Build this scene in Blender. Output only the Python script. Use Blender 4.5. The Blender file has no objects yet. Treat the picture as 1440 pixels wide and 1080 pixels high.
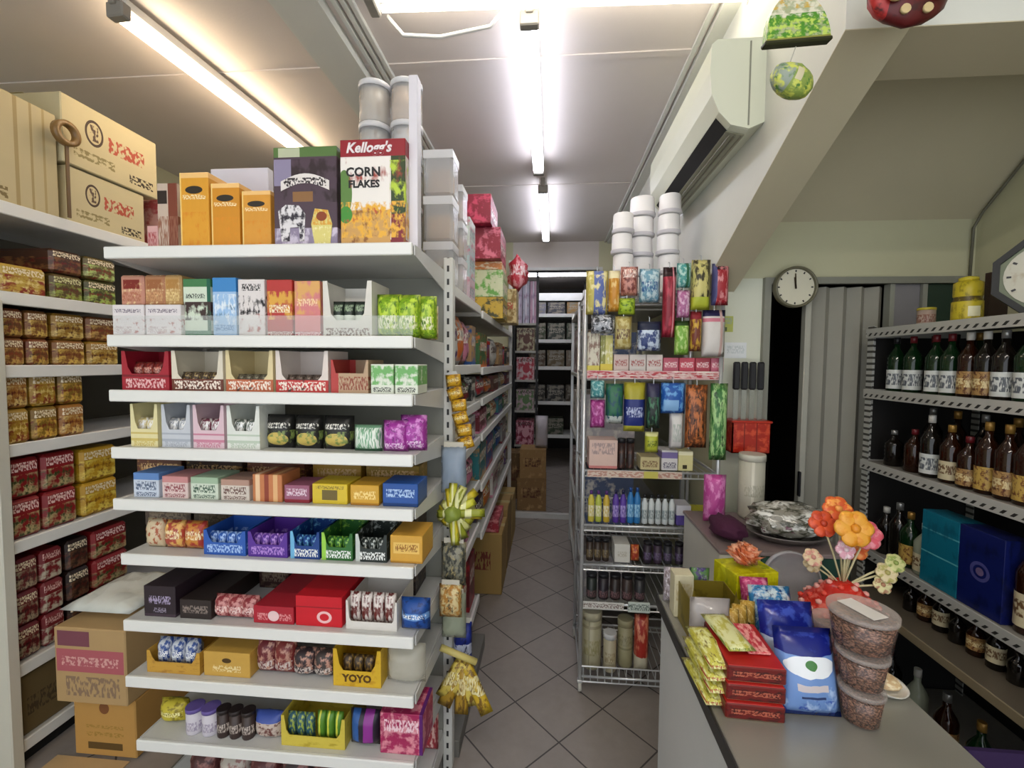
import bpy, bmesh, math, random
from math import pi, sin, cos, radians as rad
from mathutils import Vector, Matrix
SC = bpy.context.scene
COL = SC.collection
RND = random.Random(7)
ORD = 'first second third fourth fifth sixth seventh eighth ninth tenth eleventh twelfth thirteenth fourteenth fifteenth sixteenth'.split()

# ------------------------------------------------------------ materials
def lin(h):
    h = h.lstrip('#')
    def f(c):
        c /= 255.0
        return c / 12.92 if c <= .04045 else ((c + .055) / 1.055) ** 2.4
    return tuple(f(int(h[i:i + 2], 16)) for i in (0, 2, 4)) + (1.0,)

CACHE = {}
class NT:
    """small wrapper round a node tree"""
    def __init__(s, name, **bs):
        s.m = bpy.data.materials.new(name); s.m.use_nodes = True
        s.t = s.m.node_tree; s.b = s.t.nodes['Principled BSDF']
        for k, v in bs.items(): s.b.inputs[k].default_value = v
    def n(s, typ, **kw):
        nd = s.t.nodes.new(typ)
        for k, v in kw.items(): setattr(nd, k, v)
        return nd
    def l(s, a, b): s.t.links.new(a, b)
    def math(s, op, a, b=None, c=None):
        nd = s.n('ShaderNodeMath', operation=op)
        for i, v in enumerate((a, b, c)):
            if v is None: continue
            if isinstance(v, (int, float)): nd.inputs[i].default_value = v
            else: s.l(v, nd.inputs[i])
        return nd.outputs[0]
    def soft(s, f, thr, k):
        nd = s.n('ShaderNodeMath', operation='MULTIPLY_ADD', use_clamp=True); s.l(f, nd.inputs[0])
        nd.inputs[1].default_value = k; nd.inputs[2].default_value = .5 - k * thr; return nd.outputs[0]
    def mix(s, f, a, b):
        nd = s.n('ShaderNodeMix', data_type='RGBA')
        for v, i in ((f, 0), (a, 6), (b, 7)):
            if isinstance(v, (int, float, tuple)): nd.inputs[i].default_value = v
            else: s.l(v, nd.inputs[i])
        return nd.outputs[2]
    def noise(s, vec, scale, detail=2.0, rough=.5):
        nd = s.n('ShaderNodeTexNoise'); nd.inputs['Scale'].default_value = scale
        nd.inputs['Detail'].default_value = detail; nd.inputs['Roughness'].default_value = rough
        s.l(vec, nd.inputs['Vector']); return nd.outputs['Fac']
    def vmul(s, vec, xyz):
        nd = s.n('ShaderNodeVectorMath', operation='MULTIPLY'); s.l(vec, nd.inputs[0])
        nd.inputs[1].default_value = xyz; return nd.outputs[0]
    def bump(s, h, strength=.2, dist=.01):
        nd = s.n('ShaderNodeBump'); nd.inputs['Strength'].default_value = strength
        nd.inputs['Distance'].default_value = dist
        s.l(h, nd.inputs['Height']); s.l(nd.outputs[0], s.b.inputs['Normal'])

def pm(base, *layers, rough=.42, metal=0.0, alpha=1.0, wobble=.12):
    """printed packaging: a base colour and printed layers in the thing's own 0..1 box coordinates
    b z0 z1 col band | v x0 x1 col stripe | r x0 x1 z0 z1 col panel | t x0 x1 z0 z1 col blurred lettering
    s scale thr col [z0 z1] blotches | e cx cz rx rz col ellipse"""
    key = ('pm', base, layers, rough, metal, alpha, wobble)
    if key in CACHE: return CACHE[key]
    w = NT('print_' + base.lstrip('#'), Roughness=rough, Metallic=metal, Alpha=alpha)
    tc = w.n('ShaderNodeTexCoord'); g = tc.outputs['Generated']
    sx = w.n('ShaderNodeSeparateXYZ'); w.l(g, sx.inputs[0]); x, y, z = sx.outputs
    def comp(c, a, b): return w.math('COMPARE', c, (a + b) / 2, (b - a) / 2)
    col = lin(base)
    if wobble:
        f = w.noise(g, 5.0); col = w.mix(w.math('MULTIPLY', f, wobble * 2), col, tuple(c * .55 for c in lin(base)[:3]) + (1,))
    for i, L in enumerate(layers):
        k = L[0]
        if k == 'b': m, c = comp(z, L[1], L[2]), L[3]
        elif k == 'v': m, c = comp(x, L[1], L[2]), L[3]
        elif k == 'r': m, c = w.math('MULTIPLY', comp(x, L[1], L[2]), comp(z, L[3], L[4])), L[5]
        elif k == 't':
            ar = w.math('MULTIPLY', comp(x, L[1], L[2]), comp(z, L[3], L[4]))
            q = w.vmul(g, (24.0, 3.0, 2.6 / max(L[4] - L[3], .02)))
            f = w.noise(q, 1.0 + .01 * i, 1.0)
            m, c = w.math('MULTIPLY', ar, w.soft(f, .5, 14.0)), L[5]
        elif k == 's':
            f = w.noise(g, L[1] + .13 * i, 3.0, .6); m = w.soft(f, L[2], 9.0); c = L[3]
            if len(L) > 4: m = w.math('MULTIPLY', m, comp(z, L[4], L[5]))
        elif k == 'e':
            a = w.math('POWER', w.math('DIVIDE', w.math('SUBTRACT', x, L[1]), L[3]), 2.0)
            b = w.math('POWER', w.math('DIVIDE', w.math('SUBTRACT', z, L[2]), L[4]), 2.0)
            m, c = w.math('LESS_THAN', w.math('ADD', a, b), 1.0), L[5]
        col = w.mix(m, col, lin(c))
    if isinstance(col, tuple): w.b.inputs['Base Color'].default_value = col
    else: w.l(col, w.b.inputs['Base Color'])
    CACHE[key] = w.m
    return w.m

def flat(name, c, rough=.5, metal=0.0, var=.10, scale=6.0, bump=0.0, **kw):
    key = ('flat', name)
    if key in CACHE: return CACHE[key]
    w = NT(name, Roughness=rough, Metallic=metal, **kw)
    tc = w.n('ShaderNodeTexCoord'); f = w.noise(tc.outputs['Object'], scale, 4.0, .6)
    a = lin(c); b = tuple(v * (1 - 2 * var) for v in a[:3]) + (1,)
    w.l(w.mix(f, a, b), w.b.inputs['Base Color'])
    if bump: w.bump(w.noise(tc.outputs['Object'], scale * 12, 3.0), bump, .004)
    CACHE[key] = w.m
    return w.m

def clearmat(name, c, alpha=.35, rough=.12):
    key = ('clear', name)
    if key in CACHE: return CACHE[key]
    w = NT(name, Roughness=rough, Alpha=alpha); w.b.inputs['Base Color'].default_value = lin(c)
    tc = w.n('ShaderNodeTexCoord'); w.bump(w.noise(tc.outputs['Object'], 60, 3.0), .35, .004)
    CACHE[key] = w.m
    return w.m

def glow(name, c, s):
    key = ('glow', name)
    if key in CACHE: return CACHE[key]
    w = NT(name, Roughness=.4); w.b.inputs['Base Color'].default_value = lin(c)
    w.b.inputs['Emission Color'].default_value = lin(c); w.b.inputs['Emission Strength'].default_value = s
    CACHE[key] = w.m
    return w.m

WHITE = flat('white_enamel', 'd9d9d6', .38)
OFFWH = flat('off_white_plastic', 'd6d8c6', .4)
STEEL = flat('steel', 'b9bcbd', .28, .9)
CHROME = flat('chrome_wire', 'd6d8d8', .3, .55)
DARK = flat('dark_plastic', '17161a', .45)
BLACK = flat('black_board', '08080a', .7)
SHELFBACK = flat('grey_shelf_back', '9a9a90', .5)

# ------------------------------------------------------------ mesh builder
class B:
    def __init__(s): s.bm = bmesh.new()
    def _t(s, vs, M):
        if M is not None: bmesh.ops.transform(s.bm, matrix=M, verts=vs)
    def box(s, x0, x1, y0, y1, z0, z1, bev=0.0, M=None):
        r = bmesh.ops.create_cube(s.bm, size=1.0); vs = r['verts']
        for v in vs:
            v.co = Vector(((x0 + x1) / 2 + v.co.x * (x1 - x0), (y0 + y1) / 2 + v.co.y * (y1 - y0), (z0 + z1) / 2 + v.co.z * (z1 - z0)))
        if M is not None: s._t(vs, M)
        if bev > 0:
            es = list({e for v in vs for e in v.link_edges})
            bmesh.ops.bevel(s.bm, geom=es, offset=bev, segments=1, affect='EDGES')
        return s
    def lathe(s, prof, n=16, M=None, close=True):
        rings = []; new = []
        for r, z in prof:
            ring = [s.bm.verts.new((r * cos(2 * pi * k / n), r * sin(2 * pi * k / n), z)) for k in range(n)]
            rings.append(ring); new += ring
        for a, b in zip(rings, rings[1:]):
            for k in range(n):
                f = s.bm.faces.new((a[k], a[(k + 1) % n], b[(k + 1) % n], b[k])); f.smooth = True
        if close:
            s.bm.faces.new(list(reversed(rings[0]))); s.bm.faces.new(rings[-1])
        s._t(new, M); return s
    def cyl(s, r, z0, z1, n=12, M=None): return s.lathe([(r, z0), (r, z1)], n, M)
    def tube(s, pts, r, n=6, cap=True):
        pts = [Vector(p) for p in pts]; rings = []
        up = None
        for i, p in enumerate(pts):
            d = (pts[min(i + 1, len(pts) - 1)] - pts[max(i - 1, 0)]).normalized()
            if up is None: up = Vector((0, 0, 1)) if abs(d.z) < .9 else Vector((1, 0, 0))
            a = d.cross(up).normalized(); b = a.cross(d).normalized(); up = b
            rr = r[i] if isinstance(r, (list, tuple)) else r
            rings.append([s.bm.verts.new(p + (a * cos(2 * pi * k / n) + b * sin(2 * pi * k / n)) * rr) for k in range(n)])
        for a, b in zip(rings, rings[1:]):
            for k in range(n):
                f = s.bm.faces.new((a[k], a[(k + 1) % n], b[(k + 1) % n], b[k])); f.smooth = n > 5
        if cap:
            s.bm.faces.new(list(reversed(rings[0]))); s.bm.faces.new(rings[-1])
        return s
    def prism(s, poly, y0, y1, axis='y', M=None):
        """extrude a 2-D outline: axis y -> outline in xz, axis x -> outline in yz, axis z -> outline in xy"""
        def P(a, b, t): return {'y': (a, t, b), 'x': (t, a, b), 'z': (a, b, t)}[axis]
        A = [s.bm.verts.new(P(a, b, y0)) for a, b in poly]; C = [s.bm.verts.new(P(a, b, y1)) for a, b in poly]
        n = len(poly)
        s.bm.faces.new(A); s.bm.faces.new(list(reversed(C)))
        for i in range(n): s.bm.faces.new((A[i], C[i], C[(i + 1) % n], A[(i + 1) % n]))
        s._t(A + C, M); return s
    def pillow(s, w, d, h, seal=.08, n=8, m=8, seed=0, crumple=.06, M=None):
        """filled bag standing on z=0: two bulged sheets closed round the rim, flat sealed ends"""
        R = random.Random(seed); new = []
        def bul(u, v):
            e = max(0.0, 1 - abs(2 * u - 1) ** 3) ** .6
            q = (v - seal) / (1 - 2 * seal); e2 = 0 if q <= 0 or q >= 1 else max(0.0, 1 - abs(2 * q - 1) ** 4) ** .6
            return e * e2
        grid = {}
        for sgn in (-1, 1):
            for i in range(n + 1):
                for j in range(m + 1):
                    rim = i in (0, n) or j in (0, m)
                    if sgn == 1 and rim: grid[1, i, j] = grid[-1, i, j]; continue
                    u, v = i / n, j / m; b = bul(u, v)
                    k = 1 + crumple * (R.random() - .5) * 4 * (b > 0)
                    nar = 1 - .05 * b
                    vv = s.bm.verts.new(((u - .5) * w * nar, sgn * d / 2 * b * k, v * h)); new.append(vv)
                    grid[sgn, i, j] = vv
        for sgn in (-1, 1):
            for i in range(n):
                for j in range(m):
                    q = [grid[sgn, i, j], grid[sgn, i + 1, j], grid[sgn, i + 1, j + 1], grid[sgn, i, j + 1]]
                    if sgn == 1: q.reverse()
                    try: s.bm.faces.new(q).smooth = True
                    except ValueError: pass
        s._t(new, M); return s
    def blob(s, rx, ry, rz, seed=0, amp=.12, M=None, sub=2):
        R = random.Random(seed); r = bmesh.ops.create_icosphere(s.bm, subdivisions=sub, radius=1.0); vs = r['verts']
        for v in vs:
            k = 1 + amp * (R.random() - .5) * 2
            v.co = Vector((v.co.x * rx * k, v.co.y * ry * k, v.co.z * rz * k))
        for f in {f for v in vs for f in v.link_faces}: f.smooth = True
        s._t(vs, M); return s
    def obj(s, name, mat, parent=None, loc=None, rot=None):
        me = bpy.data.meshes.new(name)
        bmesh.ops.recalc_face_normals(s.bm, faces=s.bm.faces)
        s.bm.to_mesh(me); s.bm.free()
        o = bpy.data.objects.new(name, me); COL.objects.link(o)
        if mat is not None: me.materials.append(mat)
        if parent is not None: o.parent = parent
        if loc: o.location = loc
        if rot: o.rotation_euler = rot
        return o

def T(x=0, y=0, z=0, rx=0, ry=0, rz=0):
    return Matrix.Translation((x, y, z)) @ Matrix.Rotation(rz, 4, 'Z') @ Matrix.Rotation(ry, 4, 'Y') @ Matrix.Rotation(rx, 4, 'X')

def tag(o, label, cat, group=None):
    o['label'] = label; o['category'] = cat
    if group: o['group'] = group
    return o
def thing(name, label, cat, loc=(0, 0, 0), rz=0.0, group=None, rx=0.0, ry=0.0):
    o = bpy.data.objects.new(name, None); COL.objects.link(o); o.empty_display_size = .05
    o.location = loc; o.rotation_euler = (rx, ry, rz)
    return tag(o, label, cat, group)
def struct(o, label=None):
    o['kind'] = 'structure'
    if label: o['label'] = label
    return o
def clone(root, loc, rz=None, label=None, group=None, sc=None):
    r = root.copy(); COL.objects.link(r); r.location = loc
    if rz is not None: r.rotation_euler = (root.rotation_euler[0], root.rotation_euler[1], rz)
    if sc: r.scale = sc
    if label: r['label'] = label
    if group: r['group'] = group
    for ch in list(root.children):
        c = ch.copy(); COL.objects.link(c); c.parent = r
        for g in list(ch.children):
            d = g.copy(); COL.objects.link(d); d.parent = c
    return r
def text(parent, s, size, loc, mat, rot=(pi / 2, 0, 0), name='lettering', sx=1.0, depth=.0006, bold=.0, shear=0.0):
    cu = bpy.data.curves.new(name, 'FONT'); cu.body = s; cu.size = size; cu.align_x = 'CENTER'; cu.align_y = 'CENTER'
    cu.extrude = depth; cu.offset = bold; cu.shear = shear; cu.resolution_u = 2
    t = bpy.data.objects.new('tmp', cu); COL.objects.link(t)
    bpy.context.view_layer.update()
    me = bpy.data.meshes.new_from_object(t.evaluated_get(bpy.context.evaluated_depsgraph_get()))
    bpy.data.objects.remove(t); bpy.data.curves.remove(cu)
    o = bpy.data.objects.new(name, me); COL.objects.link(o); me.materials.clear(); me.materials.append(mat)
    o.parent = parent; o.location = loc; o.rotation_euler = rot; o.scale = (sx, 1, 1)
    return o

# ------------------------------------------------------------ goods (front faces local -Y, base on z = 0, front plane at y = 0)
def carton(w, d, h, mat, name='carton', label='', cat='box', loc=(0, 0, 0), rz=0, group=None, lid=None, panel=None, bev=.0015):
    """box; lid=(mat, overhang) adds a lid part, panel=(x0,x1,z0,z1,mat) a stuck-on front label"""
    if lid is None and panel is None:
        o = B().box(-w / 2, w / 2, 0, d, 0, h, bev).obj(name, mat, None, loc, (0, 0, rz)); return tag(o, label, cat, group)
    r = thing(name, label, cat, loc, rz, group)
    B().box(-w / 2, w / 2, 0, d, 0, h, bev).obj('body', mat, r)
    if lid: B().box(-w / 2 - .001, w / 2 + .001, -.001, d + .001, h * .82, h + .001, .001).obj('lid', lid, r)
    if panel:
        a, b, c, e, m = panel
        B().box(-w / 2 + a * w, -w / 2 + b * w, -.0022, -.0002, c * h, e * h).obj('front_label', m, r)
    return r
def tray(w, d, h, mat, front=.35, name='display_tray', label='', cat='tray', loc=(0, 0, 0), rz=0, group=None, side=.16, strip=None):
    """shelf-ready carton: cut-out front with tall cheeks either side of a U"""
    r = thing(name, label, cat, loc, rz, group); t = .002
    b = B(); b.box(-w / 2, w / 2, 0, d, 0, t); b.box(-w / 2, w / 2, d - t, d, t, h)
    for s in (-1, 1): b.box(min(s * w / 2, s * (w / 2 - t)), max(s * w / 2, s * (w / 2 - t)), 0, d - t, t, h)
    b.obj('body', mat, r)
    cw = w * side; f = h * front; k = []
    k = [(-w / 2, 0), (w / 2, 0), (w / 2, h), (w / 2 - cw * .45, h), (w / 2 - cw * .8, f * 1.4), (w / 2 - cw * 1.3, f), (-w / 2 + cw * 1.3, f), (-w / 2 + cw * .8, f * 1.4), (-w / 2 + cw * .45, h), (-w / 2, h)]
    B().prism(k, -.002, 0).obj('front_panel', strip or mat, r)
    return r
def pouch(w, d, h, mat, name='packet', label='', cat='packet', loc=(0, 0, 0), rz=0, group=None, seed=0, lean=0.0, seal=.07, M=None):
    o = B().pillow(w, d, h, seal, 8, 9, seed, .05, T(0, d / 2, 0, rx=lean) if M is None else M).obj(name, mat, None, loc, (0, 0, rz))
    return tag(o, label, cat, group)
def bottle(h, r, glass, cap, lab, name='bottle', label='', cat='bottle', loc=(0, 0, 0), rz=0, group=None, neck=.32, lz=(.16, .5), sh=.62, n=14):
    o = thing(name, label, cat, loc, rz, group)
    B().lathe([(r * .86, 0), (r, h * .02), (r, h * sh), (r * .8, h * (sh + .06)), (r * neck, h * (sh + .18)), (r * neck, h * .9)], n).obj('body', glass, o)
    B().lathe([(r * neck * 1.12, h * .88), (r * neck * 1.12, h * .995), (r * neck, h)], n).obj('cap', cap, o)
    if lab: B().lathe([(r * 1.012, h * lz[0]), (r * 1.012, h * lz[1])], n, None, False).obj('label', lab, o)
    return o
def jar(h, r, body, lid, name='jar', label='', cat='jar', loc=(0, 0, 0), rz=0, group=None, fill=None, n=18, top=.86, taper=1.0):
    o = thing(name, label, cat, loc, rz, group)
    B().lathe([(r * .92 * taper, 0), (r * taper, h * .04), (r, h * top)], n).obj('body', body, o)
    B().lathe([(r * 1.04, h * top), (r * 1.04, h * .99), (r, h)], n).obj('lid', lid, o)
    if fill: B().lathe([(r * .8 * taper, h * .02), (r * .93 * taper, h * .05), (r * .95, h * top * .92)], n).obj('contents', fill, o)
    return o
def packs_in(n, x0, x1, y, z, w, d, h, mat, label, name='sweet_packet', cat='packet', group=None, rz=0, origin=(0, 0, 0)):
    """n alike little packets standing in a row inside a tray"""
    proto = None
    for i in range(n):
        x = x0 + (x1 - x0) * (i + .5) / n
        p = Vector(origin) + Matrix.Rotation(rz, 3, 'Z') @ Vector((x, y, z))
        if proto is None: proto = pouch(w, d, h, mat, name, label, cat, tuple(p), rz, group, seed=i)
        else: clone(proto, tuple(p), rz)
# ------------------------------------------------------------ the room
CEIL = 3.0
def paint(name, c, stain=.08, sc=1.6, rough=.6):
    key = ('paint', name)
    if key in CACHE: return CACHE[key]
    w = NT(name, Roughness=rough); tc = w.n('ShaderNodeTexCoord'); o = tc.outputs['Object']
    a = lin(c); b = tuple(v * (1 - 2.2 * stain) for v in a[:3]) + (1,)
    w.l(w.mix(w.noise(o, sc, 5.0, .62), a, b), w.b.inputs['Base Color'])
    w.bump(w.noise(o, 90.0, 3.0), .12, .003)
    CACHE[key] = w.m; return w.m
CREAM = paint('cream_wall_paint', 'cbc8a6')
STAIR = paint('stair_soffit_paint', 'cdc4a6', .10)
CEILP = paint('ceiling_paint', 'ded5cf', .08, 1.1)
WHP = paint('white_wall_paint', 'dedfd6', .06)
BACKR = paint('unlit_room_shade', '3a3632')  # dark colour puts the shade of an unlit room into its walls

def floor_mat():
    w = NT('slate_floor_tiles', Roughness=.42); tc = w.n('ShaderNodeTexCoord')
    mp = w.n('ShaderNodeMapping'); mp.inputs['Location'].default_value = (.14, -1.972, 0); w.l(tc.outputs['Object'], mp.inputs['Vector'])
    rt = w.n('ShaderNodeVectorRotate', rotation_type='Z_AXIS'); rt.inputs['Angle'].default_value = rad(-44.5); w.l(mp.outputs[0], rt.inputs['Vector'])
    sx = w.n('ShaderNodeSeparateXYZ'); w.l(rt.outputs[0], sx.inputs[0]); S = .283
    ms = []
    for c in sx.outputs[:2]:
        q = w.math('PINGPONG', c, S / 2); ms.append(w.math('LESS_THAN', q, .0032))
    # lines fall at every multiple of S: pingpong is 0 at 0, S, 2S ...
    g = w.math('MAXIMUM', ms[0], ms[1])
    n1 = w.noise(tc.outputs['Object'], 2.3, 6.0, .65); n2 = w.noise(tc.outputs['Object'], 22.0, 4.0, .6)
    base = w.mix(n1, lin('a0978f'), lin('6f6761')); base = w.mix(w.math('MULTIPLY', n2, .45), base, lin('a89f98'))
    w.l(w.mix(w.math('MULTIPLY', g, .85), base, lin('1f1c1b')), w.b.inputs['Base Color'])
    w.bump(w.math('SUBTRACT', w.math('MULTIPLY', n2, .5), g), .25, .003)
    return w.m
FLOOR = floor_mat()

def slab(name, *a, mat=CREAM, **k): return struct(B().box(*a, **k).obj(name, mat))
slab('floor', -3.0, 2.0, -1.6, 8.2, -.1, 0, mat=FLOOR)
# the painted board ceiling: two cover strips run across it
slab('ceiling', -3.0, 2.0, -1.6, 5.4, CEIL, CEIL + .1, mat=CEILP)
struct(B().box(-2.9, .70, 2.12, 2.16, CEIL - .006, CEIL).obj('trim_1', CEILP))
struct(B().box(-2.9, .70, 3.6, 3.64, CEIL - .006, CEIL).obj('trim_2', CEILP))
slab('wall_left', -3.0, -2.9, -1.6, 8.2, 0, CEIL)
slab('wall_right', 1.92, 2.02, -1.6, 2.3, 0, CEIL)
slab('wall_end_left', -2.9, -.45, 5.3, 5.4, 0, CEIL)
slab('wall_end_right', .56, .83, 5.3, 5.4, 0, CEIL)
slab('wall_end_header', -.45, .56, 5.3, 5.4, 2.66, CEIL, mat=CEILP)
slab('trim_3', -.49, -.45, 5.24, 5.4, 0, 2.69, mat=WHITE)
slab('trim_4', .56, .60, 5.24, 5.4, 0, 2.69, mat=WHITE)
slab('trim_5', -.45, .56, 5.24, 5.4, 2.66, 2.69, mat=WHITE)
# shallow boxed rib and two surface conduits along the left of the main aisle's ceiling
slab('trim_6', -1.09, -.90, -1.0, 5.3, CEIL - .05, CEIL, mat=WHP)
for i, x in enumerate((-.862, -.828, -.795)):
    o = struct(B().box(x - .011, x + .011, -1.0, 5.3, CEIL - .018, CEIL, .003).obj('trim_%d' % (7 + i), WHP))
slab('trim_10', .655, .72, 1.0, 5.3, CEIL - .03, CEIL, mat=WHP)
slab('trim_11', .62, .64, 1.0, 5.3, CEIL - .015, CEIL, mat=WHP)

# the stair that crosses the right of the shop: side stringer, landing beam, sloping soffit
struct(B().prism([(1.2, 3.0), (1.2, 2.41), (2.2, 1.925), (2.2, 3.0)], .72, .87, 'x').obj('wall_stair_stringer', WHP))
B_ = B(); B_.box(.87, 1.92, 1.2, 1.41, 2.41, 3.0); struct(B_.obj('wall_stair_landing_beam', WHP))
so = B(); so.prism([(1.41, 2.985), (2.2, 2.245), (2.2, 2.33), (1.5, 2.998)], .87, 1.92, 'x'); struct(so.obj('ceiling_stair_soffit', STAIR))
# thin sheets give both undersides the darker colour of the soffit
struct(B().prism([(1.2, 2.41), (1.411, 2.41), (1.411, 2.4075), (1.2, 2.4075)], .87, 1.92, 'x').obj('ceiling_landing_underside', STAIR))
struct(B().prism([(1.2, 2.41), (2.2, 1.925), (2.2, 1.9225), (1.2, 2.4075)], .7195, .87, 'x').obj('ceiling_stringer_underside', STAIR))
slab('wall_stair_upper', .72, .82, 2.2, 5.3, 1.99, CEIL, mat=WHP)
slab('wall_aisle_right', .83, .93, 2.3, 5.4, 0, 1.99, mat=CREAM)
# wall with the doorway under the stair
slab('wall_door_pier', .83, 1.0, 2.2, 2.3, 0, 1.985, mat=paint('pier_paint', 'dcdecb', .06))
slab('wall_door_header', .83, 1.92, 2.2, 2.3, 1.985, CEIL, mat=CREAM)
slab('trim_12', 1.0, 1.03, 2.175, 2.3, 0, 1.985, mat=flat('grey_door_frame', '8d8d80', .5))
slab('trim_13', 1.03, 1.92, 2.175, 2.2, 1.955, 1.985, mat=flat('grey_door_frame', '8d8d80', .5))
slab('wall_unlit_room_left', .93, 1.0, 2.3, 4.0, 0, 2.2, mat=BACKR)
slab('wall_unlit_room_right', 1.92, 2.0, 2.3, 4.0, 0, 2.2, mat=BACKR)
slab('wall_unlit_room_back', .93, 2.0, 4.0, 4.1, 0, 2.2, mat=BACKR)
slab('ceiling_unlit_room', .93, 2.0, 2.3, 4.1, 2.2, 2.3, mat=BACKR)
# window beside the folding door
fr = B(); 
for x in (1.56, 1.70, 1.885): fr.box(x, x + .02, 2.19, 2.23, 1.0, 1.955)
fr.box(1.56, 1.905, 2.19, 2.23, 1.0, 1.02); wn = struct(fr.obj('window_1', flat('grey_window_frame', '9b9c90', .45)))
struct(B().box(1.582, 1.698, 2.205, 2.215, 1.02, 1.955).obj('pane', flat('frosted_grey_pane', '8f8c90', .25), wn))
struct(B().box(1.722, 1.883, 2.205, 2.215, 1.02, 1.955).obj('pane', flat('green_tinted_pane', '2b4034', .15), wn))
# folding door: vinyl leaves zig-zag
dm = flat('grey_vinyl', '9c998c', .48, var=.06)
zz = []; n = 9; x0, x1 = 1.21, 1.56
for i in range(n + 1): zz.append((x0 + (x1 - x0) * i / n, 2.215 + (.028 if i % 2 else -.012)))
fd = B(); fd.prism(zz + [(x, y + .006) for x, y in reversed(zz)], .01, 1.945, 'z')
door = struct(fd.obj('door_1', dm)); struct(B().box(1.195, 1.222, 2.19, 2.23, .01, 1.945, .004).obj('door_lead_post', flat('grey_vinyl_post', 'b4b2a4', .45), door))
struct(B().box(1.19, 1.2, 2.18, 2.2, .95, 1.07, .003).obj('door_handle', DARK, door))
# crack with a thin cable along the right wall under the soffit
cb = B().tube([(1.905, 1.60, 2.785), (1.905, 1.99, 2.42), (1.905, 2.16, 2.262), (1.893, 2.185, 2.2), (1.893, 2.19, 1.97)], .006)
tag(cb.obj('wall_cable', flat('grey_cable', '6f6d5c', .5)), 'thin grey cable run along the slope above the bottle rack', 'cable')
# low step with a white nosing at the end of the aisle
slab('floor_step', -.45, .56, 4.45, 5.3, 0, .035, mat=FLOOR)
slab('trim_14', -.45, .30, 4.40, 4.45, 0, .05, mat=WHITE)

# storeroom beyond the opening
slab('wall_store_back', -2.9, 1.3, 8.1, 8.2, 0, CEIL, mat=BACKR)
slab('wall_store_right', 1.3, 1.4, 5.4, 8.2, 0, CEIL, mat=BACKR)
slab('ceiling_store', -3.0, 1.4, 5.4, 8.2, 2.9, CEIL, mat=CEILP)

# ------------------------------------------------------------ lamps
TUBE = glow('lit_tube', 'eef1ff', 11.5)
TUBEW = glow('lit_tube_warm', 'ffe8c6', 15.0)
def tube_light(label, p0, p1, twin=True, mat=TUBE, group=None, w=.05):
    """batten lamp hung from the ceiling between two points"""
    a, b = Vector(p0), Vector(p1); L = (b - a).length; c = (a + b) / 2
    ang = math.atan2(b.y - a.y, b.x - a.x)
    r = thing('fluorescent_light', label, 'ceiling light', tuple(c), ang, group)
    B().box(-L / 2, L / 2, -w * .55, w * .55, .032, .075, .006).obj('housing', WHITE, r)
    for s in ((-1, 1) if twin else (0,)):
        B().tube([(-L / 2 + .03, s * w * .42, .008), (L / 2 - .03, s * w * .42, .008)], .014, 10).obj('tube', mat, r)
    for e in (-1, 1):
        B().box(e * L / 2 - .02, e * L / 2 + .02, -w * .75, w * .75, -.012, .045, .005).obj('lamp_holder', flat('grey_lamp_holder', '8c8880', .5), r)
    B().box(-L / 2 - .03, -L / 2 - .005, -w * .3, w * .3, .03, CEIL - c.z, .003).obj('mount', flat('grey_lamp_holder', '8c8880', .5), r)
    B().box(L / 2 - .03, L / 2 - .005, -w * .3, w * .3, .07, CEIL - c.z, .003).obj('mount', WHITE, r)
    return r
Z = 2.905
tube_light('added unseen fluorescent lamp crosswise behind the camera brightening the shelf fronts', (-.75, -.55, 2.93), (.70, -.55, 2.93), True, glow('added_fill_tube', 'fdf6ec', 38.0), w=.07)  # added lamp, out of view, brightens the goods facing the front
tube_light('fluorescent lamp hanging along the aisle in the middle of the ceiling', (-.096, 1.80, Z), (-.094, 3.17, Z), True)
tube_light('farthest fluorescent lamp hanging beyond the middle one, above the aisle end', (-.068, 3.50, Z), (-.056, 4.92, Z), True)
tube_light('bright fluorescent lamp over the stacked cartons and left aisle', (-1.68, 1.64, Z), (-1.60, 2.95, Z), True, TUBEW)
tube_light('fluorescent lamp set crosswise at the front of the ceiling', (-.69, 1.69, 2.93), (.74, 1.74, 2.93), True, glow('lit_tube_cross', 'fff6e6', 9.0), w=.07)
cd = B().tube([(-.66, 1.775, 2.95), (-.6, 1.79, 2.885), (-.45, 1.79, 2.87), (-.25, 1.79, 2.90), (-.17, 1.785, 2.985)], .008)
tag(cd.obj('lamp_cable', WHITE), 'white cable drooping under the crosswise ceiling lamp', 'cable')
tube_light('added unseen fluorescent lamp lighting the storeroom beyond the far opening', (-.6, 6.3, 2.80), (.6, 6.3, 2.80), True, glow('added_store_tube', 'f2f4ff', 16.0))  # added lamp, hidden behind the header, to light the storeroom

# ------------------------------------------------------------ air conditioner on the stair wall
acm = flat('aircon_shell', 'd5d8c4', .35, var=.03)
ac = thing('air_conditioner', 'white split air conditioner mounted on the stair wall beside the ceiling', 'air conditioner', (.72, 1.62, 2.385))
prof = [(0, .02), (0, .30), (-.16, .30), (-.178, .285), (-.182, .20), (-.175, .12), (-.15, .06), (-.11, .015), (-.05, 0)]
B().prism(prof, .0, .92, 'y', None).obj('casing', acm, ac)
B().prism([(-.150, .056), (-.112, .012), (-.106, .016), (-.144, .062)], .03, .89, 'y').obj('air_outlet', BLACK, ac)
B().prism([(-.113, .011), (-.05, -.004), (-.05, -.001), (-.112, .014)], .03, .89, 'y').obj('louver', flat('aircon_louver', '9b9a84', .4), ac)
gb = B()
for i in range(3): gb.box(-.10 + i * .02, -.096 + i * .02, .04, .88, -.0065 + i * -.001 + .004, .004)
gb.obj('outlet_vanes', flat('aircon_vane', '7f7d6a', .4), ac)
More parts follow.
